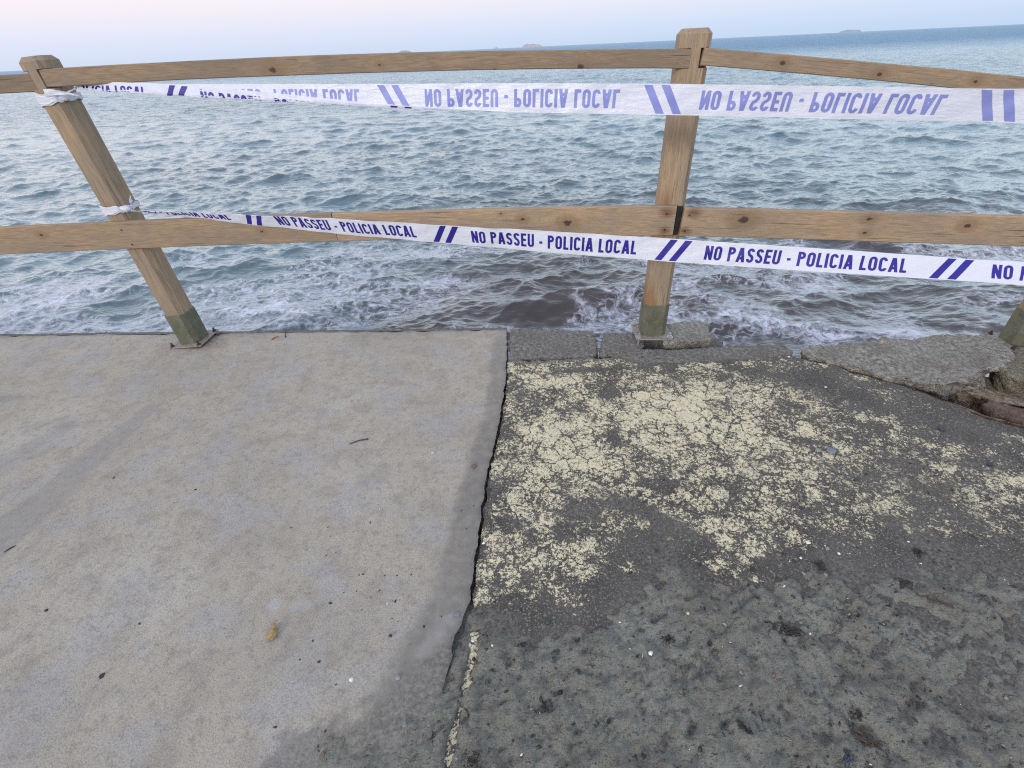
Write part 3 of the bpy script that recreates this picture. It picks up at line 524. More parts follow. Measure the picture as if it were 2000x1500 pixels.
# a post is built along local X (its grain) and stood up: local X -> world Z, local Y -> world X along the fence, local Z -> away from the sea (front is -Z)
def post_matrix(x, y, z, yaw, lean=(0, 0)):
    cy_, sy_ = math.cos(yaw), math.sin(yaw)
    m = Matrix(((0, cy_, -sy_, x), (0, sy_, cy_, y), (1, 0, 0, z), (0, 0, 0, 1)))
    return Matrix.Translation((x, y, z))@Matrix.Rotation(R(lean[0]), 4, 'X')@Matrix.Rotation(R(lean[1]), 4, 'Y')@Matrix.Translation((-x, -y, -z))@m
fence = empty('wooden_fence', (.3, 2.08, 0)); bpy.context.view_layer.update()
tag(fence, 'weathered timber post and rail fence with olive post feet along the sea edge', 'fence')
PW, CH = .108, .020
def make_post(x, y, z0, yaw, ztop, zrail, rail_h, lean, mat, plate=True, lift=0, two_sided=True, plabel=None):
    bm = bmesh.new(); H_ = ztop-z0; r0 = zrail-rail_h/2-z0-.001; r1 = zrail+rail_h/2-z0+.001
    full = oct_prof(PW, CH); h = PW/2; dp = .036; tg = .017
    # notched zone: front corners cut away, a tongue left between the rail ends
    notch = [(-h, -h+dp), (-tg, -h+dp), (-tg, -h), (tg, -h), (tg, -h+dp), (h, -h+dp), (h, h-CH), (h-CH, h), (-h+CH, h), (-h, h-CH)]
    prism(bm, full, .0, r0); prism(bm, notch, r0, r1); prism(bm, full, r1, H_-.016)
    a = [bm.verts.new((H_-.016, yy, zz)) for yy, zz in full]; b = [bm.verts.new((H_, yy*.74, zz*.74)) for yy, zz in full]
    for i in range(8): bm.faces.new((a[i], a[(i+1) % 8], b[(i+1) % 8], b[i]))
    bm.faces.new(b); bmesh.ops.recalc_face_normals(bm, faces=bm.faces)
    p = from_bm('post', bm, mat, None); p.matrix_world = post_matrix(x, y, z0, yaw, lean); mw = p.matrix_world.copy()
    p.parent = fence; p.matrix_parent_inverse = fence.matrix_world.inverted()
    if plabel: p['label'] = plabel
    bm = bmesh.new(); prism(bm, oct_prof(PW+.009, CH+.001), -.002, .165); bmesh.ops.recalc_face_normals(bm, faces=bm.faces); bevelled(bm, .0015, 1)
    from_bm('sleeve', bm, MSL, p)
    bm = bmesh.new(); box(bm, (.002, 0, -.004), (.006, .175, .172)); bevelled(bm, .002, 1); from_bm('base_plate', bm, MPL, p)
    for sy, sz in ((-1, -1), (1, -1), (1, 1), (-1, 1)):
        bm = bmesh.new(); m = Matrix.Translation((.008+lift*.3, sy*.073, -.004+sz*.072))@Matrix.Rotation(R(90), 4, 'Y')
        bmesh.ops.create_cone(bm, segments=6, radius1=.0105, radius2=.010, depth=.008, matrix=m, cap_ends=True)
        bmesh.ops.create_cone(bm, segments=12, radius1=.005, radius2=.005, depth=.034+lift*2, matrix=Matrix.Translation((-lift, 0, 0))@m, cap_ends=True)
        bmesh.ops.create_cone(bm, segments=14, radius1=.015, radius2=.015, depth=.002, matrix=Matrix.Translation((-.005, 0, 0))@m, cap_ends=True)
        from_bm('bolt', bm, MGB if lift else MRB, p, False)
    return p
YAW = math.atan(-.0716)
def fy(x):   # front plane of the posts
    return 2.203-.0716*(x+1.66) if x < .71 else 2.030-.100*(x-.71)
LEAN = -4.1
wp = [mat_wood('post_wood_a', .18, post=True, seed=1), mat_wood('post_wood_b', .25, post=True, seed=2, rust=((.20, -.046, .036), (.17, -.02, .02), (.62, -.03, .03))), mat_wood('post_wood_c', -.05, post=True, seed=3)]
def pst(x, *a, **k): return make_post(x, fy(x)+PW/2*.98, *a, **k)
pst(-1.658, .006, YAW, 1.245, 1.172, .060, (0, LEAN), wp[0], plabel='grey brown post on the pale slab with police tape knotted round it')
pst(.702, .022, YAW, 1.232, 1.145, .058, (0, 0), wp[1], lift=.02, plabel='orange tinged post over the broken kerb')
pst(2.395, -.03, math.atan(-.1), 1.06, .975, .054, (0, 0), wp[2], plabel='post at the right edge standing on the broken kerb')
pst(-4.0, .006, YAW, 1.22, 1.125, .060, (0, 0), wp[2])
def rail(pts, hgt, thk, mat, label=None, bow=0., nails=()):
    "pts = world points of the front face's centre line; mesh lies along local X, front is -Y"
    P = [Vector(p) for p in pts]; A, Bv = P[0], P[-1]; L = (Bv-A).length; xa = (Bv-A).normalized(); za = Vector((0, 0, 1)); ya = za.cross(xa).normalized(); za = xa.cross(ya)
    m = Matrix(((xa[0], ya[0], za[0], A[0]), (xa[1], ya[1], za[1], A[1]), (xa[2], ya[2], za[2], A[2]), (0, 0, 0, 1))); inv = m.inverted(); lp = [inv@p for p in P]
    px_ = [p.x for p in lp]; n_ = 44; bm = bmesh.new(); rings = []; e = .003
    # smooth centre line through the measured points
    cf = np.polyfit(px_, [p.z for p in lp], min(2, len(lp)-1)); cy_ = np.polyfit(px_, [p.y for p in lp], min(2, len(lp)-1))
    for i in range(n_+1):
        x = L*i/n_; zc = float(np.polyval(cf, x)); yc = float(np.polyval(cy_, x)); wv_ = (float(fbm(x*3., hgt*50, 3, 4))-.5)*.0025
        h = hgt/2+wv_; prof = [(0, -h+e), (e, -h), (thk-e, -h), (thk, -h+e), (thk, h-e), (thk-e, h), (e, h), (0, h-e)]
        rings.append([bm.verts.new((x, yc+y, zc+z)) for y, z in prof])
    for a, b in zip(rings, rings[1:]):
        for k in range(8): bm.faces.new((a[k], b[k], b[(k+1) % 8], a[(k+1) % 8]))
    bm.faces.new(rings[0]); bm.faces.new(rings[-1][::-1]); bmesh.ops.recalc_face_normals(bm, faces=bm.faces)
    o = from_bm('rail', bm, mat, None); o.matrix_world = m; o.parent = fence; o.matrix_parent_inverse = fence.matrix_world.inverted()
    if label: o['label'] = label
    for nx, nz in nails:
        bm = bmesh.new(); bmesh.ops.create_cone(bm, segments=10, radius1=.0042, radius2=.0034, depth=.003, matrix=Matrix.Translation((nx, float(np.polyval(cy_, nx))-.0012, nz))@Matrix.Rotation(R(90), 4, 'X'), cap_ends=True)
        from_bm('nail', bm, MRB, o)
    return o
UO, LO = -.003, -.030   # how far the rail fronts stand off the post fronts
def pt(x, z, off): return (x, fy(x)+off, z)
rail([pt(-1.725, 1.172, UO), pt(-.75, 1.176, UO), pt(.682, 1.144, UO)], .058, .034, mat_wood('rail_wood_a', .0, [(.90, .004, .016), (2.03, -.014, .012), (1.72, -.016, .006), (1.3, .01, .006)], seed=4), 'grey brown top rail with a dark notched knot')
rail([pt(-4.0, 1.120, UO), pt(-2.5, 1.152, UO), pt(-1.762, 1.160, UO)], .060, .034, mat_wood('rail_wood_b', -.2, seed=5))
rail([pt(.722, 1.148, UO), pt(1.3, 1.090, UO), pt(1.81, 1.021, UO), (2.378, fy(2.378)+UO, .952)], .052, .034, mat_wood('rail_wood_c', .2, [(.28, .004, .010), (.62, .0, .010), (.95, .005, .008)], seed=6), 'yellowish top rail drooping to the right')
rail([pt(-4.0, .520, LO), pt(-2.3, .565, LO), pt(-1.76, .583, LO), pt(-.735, .592, LO)], .120, .028, mat_wood('rail_wood_d', .15, [(1.93, .03, .010), (2.95, .0, .008), (1.62, .02, .007)], seed=7), 'long greyish lower rail crossing the tape knotted post', nails=[(2.315, .035), (2.33, -.03)])
rail([pt(-.732, .592, LO), pt(0, .592, LO), pt(.706, .585, LO)], .120, .028, mat_wood('rail_wood_e', .5, [(.17, .012, .009), (.81, .02, .010), (1.0, -.0, .018), (.72, .045, .005)], seed=8, rust=((1.405, .035, .035), (1.405, -.04, .028))), 'pale lower rail between the two posts', nails=[(1.405, .03), (1.405, -.035)])
rail([pt(.735, .580, LO), pt(1.4, .552, LO), pt(2.43, .502, LO)], .116, .030, mat_wood('rail_wood_f', .5, [(.245, .018, .022), (.74, -.02, .009), (.735, .035, .012), (1.12, .02, .014), (1.45, -.01, .010)], seed=9, rust=((.04, .038, .035), (.02, -.035, .028))), 'honey coloured lower rail with a large swirling knot', nails=[(.024, .03), (.018, -.035)])
bm = bmesh.new(); box(bm, (.7205, fy(.72)-.008, .582), (.026, .012, .116), Matrix.Rotation(R(4), 4, 'Y')); o = from_bm('gap_strip', bm, MBK, fence); o.matrix_parent_inverse = fence.matrix_world.inverted(); o['label'] = 'black strip in the gap between the lower rails'  # plain black box set between the two lower rail ends

# ------------------------------------------------------------------ barrier tapes
SW = .175   # stroke width relative to cap height 1
def arc(cx, cy, rx, ry, a0, a1, n_=10): return [(cx+rx*math.cos(R(a0+(a1-a0)*i/n_)), cy+ry*math.sin(R(a0+(a1-a0)*i/n_))) for i in range(n_+1)]
s_ = SW/2; WG = .46
def ring_(w_): r = w_/2-s_; return [arc(w_/2, 1-r-s_, r, r, 0, 180)+arc(w_/2, r+s_, r, r, 180, 360)+[(w_-s_, 1-r-s_)]]
GL = {
 'N': (.50, [[(s_, 0), (s_, 1)], [(s_*1.1, 1-.05), (.50-s_*1.1, .05)], [(.50-s_, 0), (.50-s_, 1)]]),
 'O': (.48, ring_(.48)),
 'P': (.46, [[(s_, 0), (s_, 1)], [(s_, 1-s_), (.23, 1-s_)]+arc(.23, .745, .46-.23-s_, .255-s_, 90, -90)+[(s_, .49+s_)]]),
 'A': (.52, [[(s_*.9, 0), (.26-.02, 1)], [(.26+.02, 1), (.52-s_*.9, 0)], [(.13, .28), (.39, .28)]]),
 'S': (.46, [arc(.23, .755, .23-s_, .245-s_, 5, 180, 9)+[(s_+.02, .66), (.15, .56), (.31, .45), (.46-s_-.01, .35)]+arc(.23, .245, .23-s_, .245-s_, 0, -185, 9)]),
 'E': (.40, [[(s_, 0), (s_, 1)], [(s_, 1-s_), (.40, 1-s_)], [(s_, .51), (.37, .51)], [(s_, s_), (.40, s_)]]),
 'U': (.48, [[(s_, 1), (s_, .25)]+arc(.24, .24, .24-s_, .24-s_, 180, 360)+[(.48-s_, 1)]]),
 'L': (.38, [[(s_, 1), (s_, 0)], [(s_, s_), (.38, s_)]]),
 'I': (SW, [[(s_, 0), (s_, 1)]]),
 'C': (.47, [arc(.235, .745, .235-s_, .255-s_, 0, 180)+arc(.235, .245, .235-s_, .245-s_, 180, 360)]),
 '-': (.22, [[(0, .42), (.22, .42)]]),
}
def text_quads(txt):
    "strokes as quads (4 points each) in text space, cap height 1, and the total width"
    x = 0; Q = []
    for ch in txt:
        if ch == ' ': x += .30; continue
        w_, strokes = GL[ch]
        for st in strokes:
            pts = []
            for a, b in zip(st, st[1:]):
                k = max(1, int(math.hypot(b[0]-a[0], b[1]-a[1])/.2)); pts += [(a[0]+(b[0]-a[0])*i/k, a[1]+(b[1]-a[1])*i/k) for i in range(k)]
            pts.append(st[-1]); L_, R_ = [], []
            for i, p in enumerate(pts):
                a = pts[max(i-1, 0)]; b = pts[min(i+1, len(pts)-1)]; dx, dy = b[0]-a[0], b[1]-a[1]; l = math.hypot(dx, dy) or 1; nx, ny = -dy/l*s_, dx/l*s_
                L_.append((p[0]+nx, p[1]+ny)); R_.append((p[0]-nx, p[1]-ny))
            if ch in 'AN' and len(st) == 2 and abs(st[0][0]-st[1][0]) > .05 and abs(st[0][1]-st[1][1]) > .3:   # slanted strokes: cut level with the caps
                for i, p in enumerate(pts):
                    L_[i] = (p[0]-s_*1.08, p[1]); R_[i] = (p[0]+s_*1.08, p[1])
            for i in range(len(pts)-1): Q.append([(x+q[0], q[1]) for q in (L_[i], R_[i], R_[i+1], L_[i+1])])
        x += w_+.105
    return Q, x-.105
TQ, TWID = text_quads('NO PASSEU - POLICIA LOCAL')
def make_tape(name, A, Bp, s0, period, width, prof, flipped, label, s_end, cat='barrier tape'):
    """A = world point where s=0, Bp = where s=3 (metres = period each). prof(s) -> dict(sag, roll, fold, mode, squeeze) shapes the strip.
    local frame: T along, V down across the strip, Nn towards the walker's side."""
    A = np.array(A); Bp = np.array(Bp); T = (Bp-A); T = T/np.linalg.norm(T); Nn = np.cross(T, [0, 0, 1.]); Nn = Nn/np.linalg.norm(Nn); Nn = Nn if Nn[1] < 0 else -Nn; V = np.cross(T, Nn); V = V if V[2] < 0 else -V
    def pos(s, t, off=0.):
        "t = 0 at the upper edge, 1 at the lower edge"
        q = prof(s); fo = q['fold']; w_ = width*q.get('sq', 1.); layer = 0.; back = False
        if q['mode'] == 'bottom_front':
            if t > 1-fo: y = (1-fo)-(t-(1-fo)); layer = min(.004, .03*(t-(1-fo))+.0012); back = True
            else: y = t
            y = y+fo*q.get('keep', .5)
        else:   # top folded away behind
            if t < fo: y = 2*fo-t; layer = -min(.004, .03*(fo-t)+.0012); back = True
            else: y = t
            y = y-fo*.5
        y = (y-.5)*w_; ro = R(q['roll']); wave = .0026*math.sin(s*17+t*2)*math.sin(s*5.3+1)+.0010*math.sin(s*41+t*9+1.5*math.sin(s*3))*math.sin(s*7+2)+.0014*(t-.5)*math.sin(s*29+2*math.sin(s*5))
        n_off = layer+(off*(-1 if back else 1))+wave
        return A+T*(s*period)+V*(y*math.cos(ro)-n_off*math.sin(ro))+Nn*(y*math.sin(ro)+n_off*math.cos(ro))+np.array([0, 0, -q['sag']])
    verts = []; faces = []; mats = []
    ns = int((s_end-s0)/.012); nt_ = 22
    for i in range(ns+1):
        s = s0+(s_end-s0)*i/ns
        for k in range(nt_+1): verts.append(pos(s, k/nt_))
    for i in range(ns):
        for k in range(nt_):
            a = i*(nt_+1)+k; faces.append((a, a+1, a+nt_+2, a+nt_+1)); mats.append(0)
    def put(quads, sc_, s_off, t_base, t_h, slant=None):
        for q in quads:
            for side, mi in ((1, 1), (-1, 2)):
                if flipped: side = -side
                b0 = len(verts); ok = True
                for (x, y) in q:
                    s = s_off+x*sc_; t = t_base-y*t_h
                    if flipped: t = 1-t
                    if s < s0+.02 or s > s_end-.01: ok = False
                    verts.append(pos(s, t, .0005*side))
                if ok: faces.append((b0, b0+1, b0+2, b0+3)); mats.append(mi)
                else: del verts[b0:]
    k0 = int(math.floor(s0))-1; k1 = int(s_end)+1; cap = .62; sc_ = .727/TWID
    for k in range(k0, k1):
        put(TQ, sc_, k+.132, .5+cap/2, cap)
        for c0 in (-.036, .022):
            sub = []
            for j in range(16):
                y0, y1 = j/16, (j+1)/16; sub.append([(c0-.026+.052*y0, y0), (c0+.002+.052*y0, y0), (c0+.002+.052*y1, y1), (c0-.026+.052*y1, y1)])
            put(sub, 1., k+.0, .96, .92)
    me = bpy.data.meshes.new(name); me.from_pydata([tuple(v) for v in verts], [], faces); me.update()
    for m_ in (MT, MI, MIT): me.materials.append(m_)
    me.polygons.foreach_set('material_index', mats)
    o = bpy.data.objects.new(name, me); C.objects.link(o); tag(o, label, cat, 'police tapes tied to the left post'); return o, pos
def ilerp(tab): 
    xs_ = [a for a, b in tab]; ys_ = [b for a, b in tab]
    return lambda s: float(np.interp(s, xs_, ys_))
# upper tape: seen from its back, lettering upside down, lower edge folded up in front near the post
uf = ilerp([(-.5, .62), (-.1, .52), (.15, .45), (.45, .34), (.8, .20), (1.15, .08), (1.5, 0), (9, 0)]); ur = ilerp([(-.5, 30), (0, 16), (1, 6), (2, 0), (3, -12), (9, -14)])
us = ilerp([(-.52, .30), (-.42, .5), (-.3, .72), (-.1, .9), (.2, 1), (9, 1)])
usag = ilerp([(-.5, -.006), (0, .0), (1, .004), (2, .0), (3, .003), (9, 0)])
UA, UB = np.array([-1.2, 2.111, 1.113]), np.array([1.333, 1.452, 1.026])
PER = np.linalg.norm(UB-UA)/3
up_t, upos = make_tape('barrier_tape', UA, UB, -.50, PER, .081, lambda s: dict(sag=usag(s), roll=ur(s), fold=uf(s), mode='bottom_front', sq=us(s), keep=.35), True, 'upper white tape, seen from behind with its blue lettering upside down', 4.2)
lf = ilerp([(-.7, .55), (-.45, .45), (-.15, .33), (.1, .20), (.35, .08), (.6, 0), (9, 0)]); lr = ilerp([(-.7, -35), (0, -30), (1, -20), (2, 4), (3, 34), (4, 40), (9, 40)])
ls = ilerp([(-.72, .25), (-.6, .5), (-.4, .75), (-.1, .95), (.1, 1), (1.6, 1), (1.9, .96), (2.4, .90), (3, .84), (9, .82)])
LA, LB = np.array([-1.05, 2.078, .648]), np.array([1.395, 1.412, .577])
lo_t, lpos = make_tape('barrier_tape', LA, LB, -.70, np.linalg.norm(LB-LA)/3, .084, lambda s: dict(sag=.004*math.sin(s*1.1), roll=lr(s), fold=lf(s), mode='top_back', sq=ls(s)), False, 'lower white tape with upright navy lettering crossing in front of the rail', 4.2)
def wrap(parent, z, end, hL, hR, seed, tail):
    "the turns of tape round the post, gathered into a knot at its right front corner"
    rs = random.Random(seed); cx, cy = -1.658+math.sin(R(LEAN))*z, fy(-1.658)+PW/2*.98; prof = oct_prof(PW+.008, CH+.002); cy_, sy_ = math.cos(YAW), math.sin(YAW)
    W = [(cx+y*cy_-zz*sy_, cy+y*sy_+zz*cy_) for y, zz in prof]; pts = []
    for i in range(8):
        a, b = W[i], W[(i+1) % 8]; n_ = 8
        for k in range(n_): pts.append((a[0]+(b[0]-a[0])*k/n_, a[1]+(b[1]-a[1])*k/n_, i+k/n_))
    bm = bmesh.new(); N_ = len(pts); rows = []
    for layer, (dz, ex) in enumerate(((0, 0), (.010, .003))):
        rows = []
        for j in range(N_+1):
            x, y, t = pts[j % N_]; xr = (x-cx)/PW+.5; hh = hL*(1-xr)+hR*xr; dxn, dyn = x-cx, y-cy; l = math.hypot(dxn, dyn); row = []
            for k in range(9):
                v = k/8; zz = z+dz*(1-xr)+(.5-v)*hh-.010*(1-xr)+.003*math.sin(t*7+layer); cr_ = ex+.0022*abs(math.sin(v*9+t*2.3+layer*2))+.002*rs.random()
                row.append(bm.verts.new((x+dxn/l*cr_, y+dyn/l*cr_, zz)))
            rows.append(row)
        for a, b in zip(rows, rows[1:]):
            for k in range(8): bm.faces.new((a[k], b[k], b[k+1], a[k+1]))
    bmesh.ops.recalc_face_normals(bm, faces=bm.faces); o = from_bm('wrap', bm, MT, parent, True)
    # knot: a crumpled lump plus the pinched strip leading to the tape, and a loose end
    bm = bmesh.new(); kx, ky = cx+PW*.50, fy(cx)-.004
    bmesh.ops.create_icosphere(bm, subdivisions=3, radius=.017, matrix=Matrix.Translation((kx, ky, z)))
    for v in bm.verts:
        d = v.co-Vector((kx, ky, z)); f_ = .62+.75*float(fbm(d.x*90+seed, d.z*90+d.y*60, 3, seed)); v.co = Vector((kx, ky, z))+Vector((d.x*f_*1.25, d.y*f_*.7, d.z*f_*.8))
    e0 = [Vector(pos_) for pos_ in (end(0), end(.33), end(.66), end(1))]
    for k in range(3): pass
    last = None
    for i in range(7):
        t = i/6; row = []
        for k, e in enumerate(e0):
            base = Vector((kx, ky-.008, z+(.010-.0067*k))); p = base.lerp(e, t); p.y -= .004*math.sin(k*2.5+i); row.append(bm.verts.new(p))
        if last:
            for k in range(3): bm.faces.new((last[k], row[k], row[k+1], last[k+1]))
        last = row
    tl = [Vector(p) for p in tail]; last = None; n_ = 10
    for i in range(n_+1):
        t = i/n_; p = (1-t)**2*tl[0]+2*t*(1-t)*tl[1]+t*t*tl[2]; wv_ = .004+.022*t; row = [bm.verts.new(p+Vector((0, .004*math.sin(k*2.2+i*.9), wv_*(k/3-.5)))) for k in range(4)]
        if last:
            for k in range(3): bm.faces.new((last[k], row[k], row[k+1], last[k+1]))
        last = row
    from_bm('knot', bm, MT, parent, True)
k1_ = (-1.606, 2.185)
wrap(up_t, 1.108, lambda t: upos(-.50, t), .042, .022, 3, [(k1_[0], k1_[1], 1.11), (-1.66, 2.16, 1.135), (-1.735, 2.19, 1.125)])
wrap(lo_t, .688, lambda t: lpos(-.70, t), .036, .022, 5, [(k1_[0], k1_[1], .69), (-1.60, 2.17, .72), (-1.595, 2.19, .735)])

# ------------------------------------------------------------------ things lying about
def mp(name, c, var=.3, rough=.5, spec=None): return mat_simple(name, tuple(x*(1-var) for x in c), tuple(x*(1+var) for x in c), 120, rough, .3, .001)
PM = dict(blue=mp('blue_grey_pebble', (.17, .195, .23), .25), grey=mp('grey_pebble', (.24, .25, .25)), dark=mp('dark_pebble', (.03, .035, .045)), navy=mp('navy_pebble', (.035, .045, .075)), green=mp('dark_green_pebble', (.03, .06, .06)),
          white=mp('white_shell', (.78, .77, .74), .1), cream=mp('cream_shell', (.6, .52, .38), .15), tan=mp('tan_weed', (.36, .24, .11), .4, .8), brown=mp('brown_nut', (.15, .105, .07), .3), twig=mp('dark_twig', (.045, .035, .04), .4, .8),
          rust=mp('rusty_orange', (.35, .10, .05), .3, .7), weed=mp('black_seagrass', (.03, .025, .022), .5, .6), rot=mp('rotten_leaf', (.07, .052, .036), .5, .7), pale=mp('pale_pebble', (.45, .46, .46)), red=mp('red_chip', (.30, .03, .03)))
def pebble(name, px, py, rx, ry, rz, ang, mat, label, cat='pebble', z=0., rough=.18, grp=None, sink=.35):
    p = g(px, py, z); z = topz(p[0], p[1]); bm = bmesh.new(); bmesh.ops.create_icosphere(bm, subdivisions=3, radius=1)
    for v in bm.verts:
        d = v.co.copy(); f_ = 1+rough*2*(float(fbm(d.x*1.4+px*.1, d.y*1.4+d.z*1.1, 3, int(py) % 9))-.5); v.co = Vector((d.x*rx*f_, d.y*ry*f_, d.z*rz*f_))
    o = from_bm(name, bm, mat, None, True); o.location = (p[0], p[1], z+rz*(1-sink)); o.rotation_euler = (0, 0, R(ang)); tag(o, label, cat, grp); return o
def shell(px, py, r, ang, mat, label, z=0., tilt=0):
    p = g(px, py, z); z = topz(p[0], p[1]); bm = bmesh.new(); n_, m_ = 18, 5; c = bm.verts.new((0, -r*.75, r*.18)); prev = None
    for j in range(1, m_+1):
        row = []
        for i in range(n_+1):
            a = R(-72+144*i/n_); rr = r*1.65*j/m_*(1-.12*abs(math.sin(a))**2); x = rr*math.sin(a)*.72; y = -r*.75+rr*math.cos(a); hz = r*.42*math.sin(math.pi*(.12+.86*j/m_))*math.cos(a*.9)+r*.03*(i % 2); row.append(bm.verts.new((x, y, hz)))
        for i in range(n_):
            bm.faces.new((c, row[i], row[i+1]) if prev is None else (prev[i], row[i], row[i+1], prev[i+1]))
        prev = row
    bmesh.ops.recalc_face_normals(bm, faces=bm.faces); bmesh.ops.solidify(bm, geom=bm.faces[:], thickness=r*.08)
    o = from_bm('seashell', bm, mat, None, True); o.location = (p[0], p[1], z+.001); o.rotation_euler = (R(tilt), 0, R(ang)); return tag(o, label, 'seashell', 'white and cream seashells')
def stick(name, pts, r0, r1, mat, label, cat, z=0., grp=None):
    P = [Vector(g(a, b, z))+Vector((0, 0, h)) for a, b, h in pts]; bm = bmesh.new(); last = None; sg_ = 8; c0 = P[0].copy(); n_ = 12; path = []
    for i in range(n_+1):
        t = i/n_*(len(P)-1); k = min(int(t), len(P)-2); path.append(P[k].lerp(P[k+1], t-k)-c0)
    for i, p in enumerate(path):
        d = (path[min(i+1, n_)]-path[max(i-1, 0)]).normalized(); s1 = d.cross(Vector((0, 0, 1))).normalized(); s2 = d.cross(s1); t = i/n_; r = (r0+(r1-r0)*t)*(.75+.5*rnd.random())
        row = [bm.verts.new(p+s1*r*math.cos(2*math.pi*k/sg_)+s2*r*.7*math.sin(2*math.pi*k/sg_)) for k in range(sg_)]
        if last:
            for k in range(sg_): bm.faces.new((last[k], last[(k+1) % sg_], row[(k+1) % sg_], row[k]))
        else: bm.faces.new(row[::-1])
        last = row
    bm.faces.new(last); bmesh.ops.recalc_face_normals(bm, faces=bm.faces); o = from_bm(name, bm, mat, None, True); o.location = c0+Vector((0, 0, r0*.7)); return tag(o, label, cat, grp)
# on the pale slab
pebble('seaweed_ball', 533, 1240, .0115, .021, .009, 12, PM['tan'], 'tan crumpled ball of dry seaweed on the pale slab', 'seaweed', rough=.6, sink=.15)
shell(686, 1328, .0065, -40, PM['white'], 'small white shell lying alone on the pale slab near its muddy corner')
pebble('pebble', 777, 1324, .0075, .0065, .004, 0, PM['grey'], 'flat grey pebble just right of the white shell on the slab')
pebble('pebble', 791, 1417, .0060, .0085, .004, 10, PM['blue'], 'oval blue grey pebble in the thin mud low on the slab')
pebble('pebble', 893, 1201, .0090, .0075, .0055, 0, PM['blue'], 'round blue grey pebble beside the slab joint where the mud begins')
pebble('pebble', 926, 912, .0100, .0085, .0055, 0, PM['brown'], 'brown nut like pebble on the dark margin of the slab')
pebble('pebble', 845, 885, .0070, .0055, .004, 20, PM['pale'], 'pale pebble on the slab left of the brown one')
stick('twig', [(682, 868, .0), (700, 862, .003), (719, 858, .001)], .0016, .0035, PM['twig'], 'dark broken twig in the middle of the pale slab', 'twig')
stick('twig', [(9, 1079, .0), (20, 1073, .002), (32, 1066, .0)], .0022, .0028, PM['twig'], 'short thick dark twig at the left edge of the slab', 'twig')
stick('bent_wire', [(558, 660, .0), (559, 652, .012), (563, 648, .014), (568, 647, .008)], .0026, .002, PM['twig'], 'black bent wire hook near the sea edge of the slab', 'wire')
stick('orange_peel', [(531, 664, .0), (536, 661, .003), (545, 658, .001)], .004, .002, PM['rust'], 'rusty orange scrap beside the black hook on the slab edge', 'scrap')
stick('rusty_hook', [(419, 654, .0), (426, 656, .006), (434, 652, .004)], .005, .006, MRB, 'dark rusty iron lump at the right foot of the left post', 'iron scrap')
for px, py, r, what in ((223, 934, .005, 'upper'), (382, 957, .005, 'right hand'), (92, 1193, .0055, 'far left'), (200, 1320, .007, 'largest lower left'), (273, 1219, .0035, 'small middle')):
    pebble('dark_crumb', px, py, r, r*.7, r*.45, rnd.uniform(0, 180), PM['twig'], what+' dark crumb on the left of the pale slab', 'crumb', rough=.5, grp='dark crumbs scattered on the pale slab')
pebble('dark_crumb', 538, 1421, .004, .003, .002, 0, PM['twig'], 'dark crumb below the tan seaweed ball', 'crumb', rough=.5, grp='dark crumbs scattered on the pale slab')
pebble('dark_crumb', 623, 1293, .0035, .003, .002, 0, PM['twig'], 'dark crumb up and left of the white shell on the slab', 'crumb', rough=.5, grp='dark crumbs scattered on the pale slab')
pebble('red_chip', 568, 1031, .0045, .0022, .0015, 20, PM['red'], 'dark red chip in the middle of the pale slab', 'chip')
# on the painted pavement
PZ = -.006
G2 = 'pebbles on the painted pavement'
pebble('pebble', 1623, 883, .0150, .0165, .009, 0, PM['blue'], 'largest blue grey pebble on the worn paint at the right', z=PZ, grp=G2)
pebble('pebble', 1597, 881, .0105, .0085, .006, 0, PM['grey'], 'flat grey pebble touching the largest blue grey one', z=PZ, grp=G2)
pebble('pebble', 1380, 833, .0080, .0060, .005, 0, PM['green'], 'dark green pebble amid thick cream paint', z=PZ, grp=G2)
pebble('pebble', 1812, 882, .0080, .0070, .005, 0, PM['blue'], 'blue grey pebble in the far right paint flecks', z=PZ, grp=G2)
pebble('pebble', 1785, 887, .0100, .0080, .005, 0, PM['grey'], 'dull grey pebble left of the far right blue one', z=PZ, grp=G2)
pebble('pebble', 1842, 835, .0120, .0100, .006, 0, PM['green'], 'teal pebble near the broken edge at far right', z=PZ, grp=G2)
pebble('pebble', 1936, 905, .0110, .0080, .006, 0, PM['navy'], 'navy pebble near the right margin', z=PZ, grp=G2)
pebble('pebble', 1752, 961, .0075, .0055, .004, 0, PM['dark'], 'black pebble in the faded right part of the paint', z=PZ, grp=G2)
pebble('pebble', 1565, 992, .0070, .0055, .004, 0, PM['dark'], 'black pebble at the lower fringe of the cream paint', z=PZ, grp=G2)
pebble('pebble', 1672, 938, .0080, .0065, .004, 0, PM['navy'], 'dark blue pebble below the largest blue grey one', z=PZ, grp=G2)
pebble('pebble', 1450, 927, .0060, .0060, .004, 0, PM['grey'], 'small grey pebble in dense cream flecks', z=PZ, grp=G2)
pebble('pebble', 979, 886, .0060, .0050, .004, 0, PM['navy'], 'navy pebble in the paint right beside the slab joint', z=PZ, grp=G2)
pebble('pebble', 1070, 1213, .0080, .0070, .005, 0, PM['green'], 'dark green pebble sunk in mud under the cream paint', z=0, grp=G2)
pebble('pebble', 1617, 1070, .0060, .0050, .004, 0, PM['grey'], 'grey pebble between two white shells at the mud edge', z=0, grp=G2)
shell(1580, 1058, .0078, 20, PM['white'], 'biggest white shell at the edge of the mud', z=0)
shell(1640, 1079, .0050, 70, PM['white'], 'narrow white shell right of the biggest one', z=0)
shell(1776, 1056, .0040, 10, PM['white'], 'tiny white shell far right at the mud edge', z=0)
shell(1343, 1201, .0050, 60, PM['cream'], 'cream shell in open mud below the paint', z=.002)
shell(923, 1250, .0050, -30, PM['white'], 'white shell at the top of the cream paint streak', z=0)
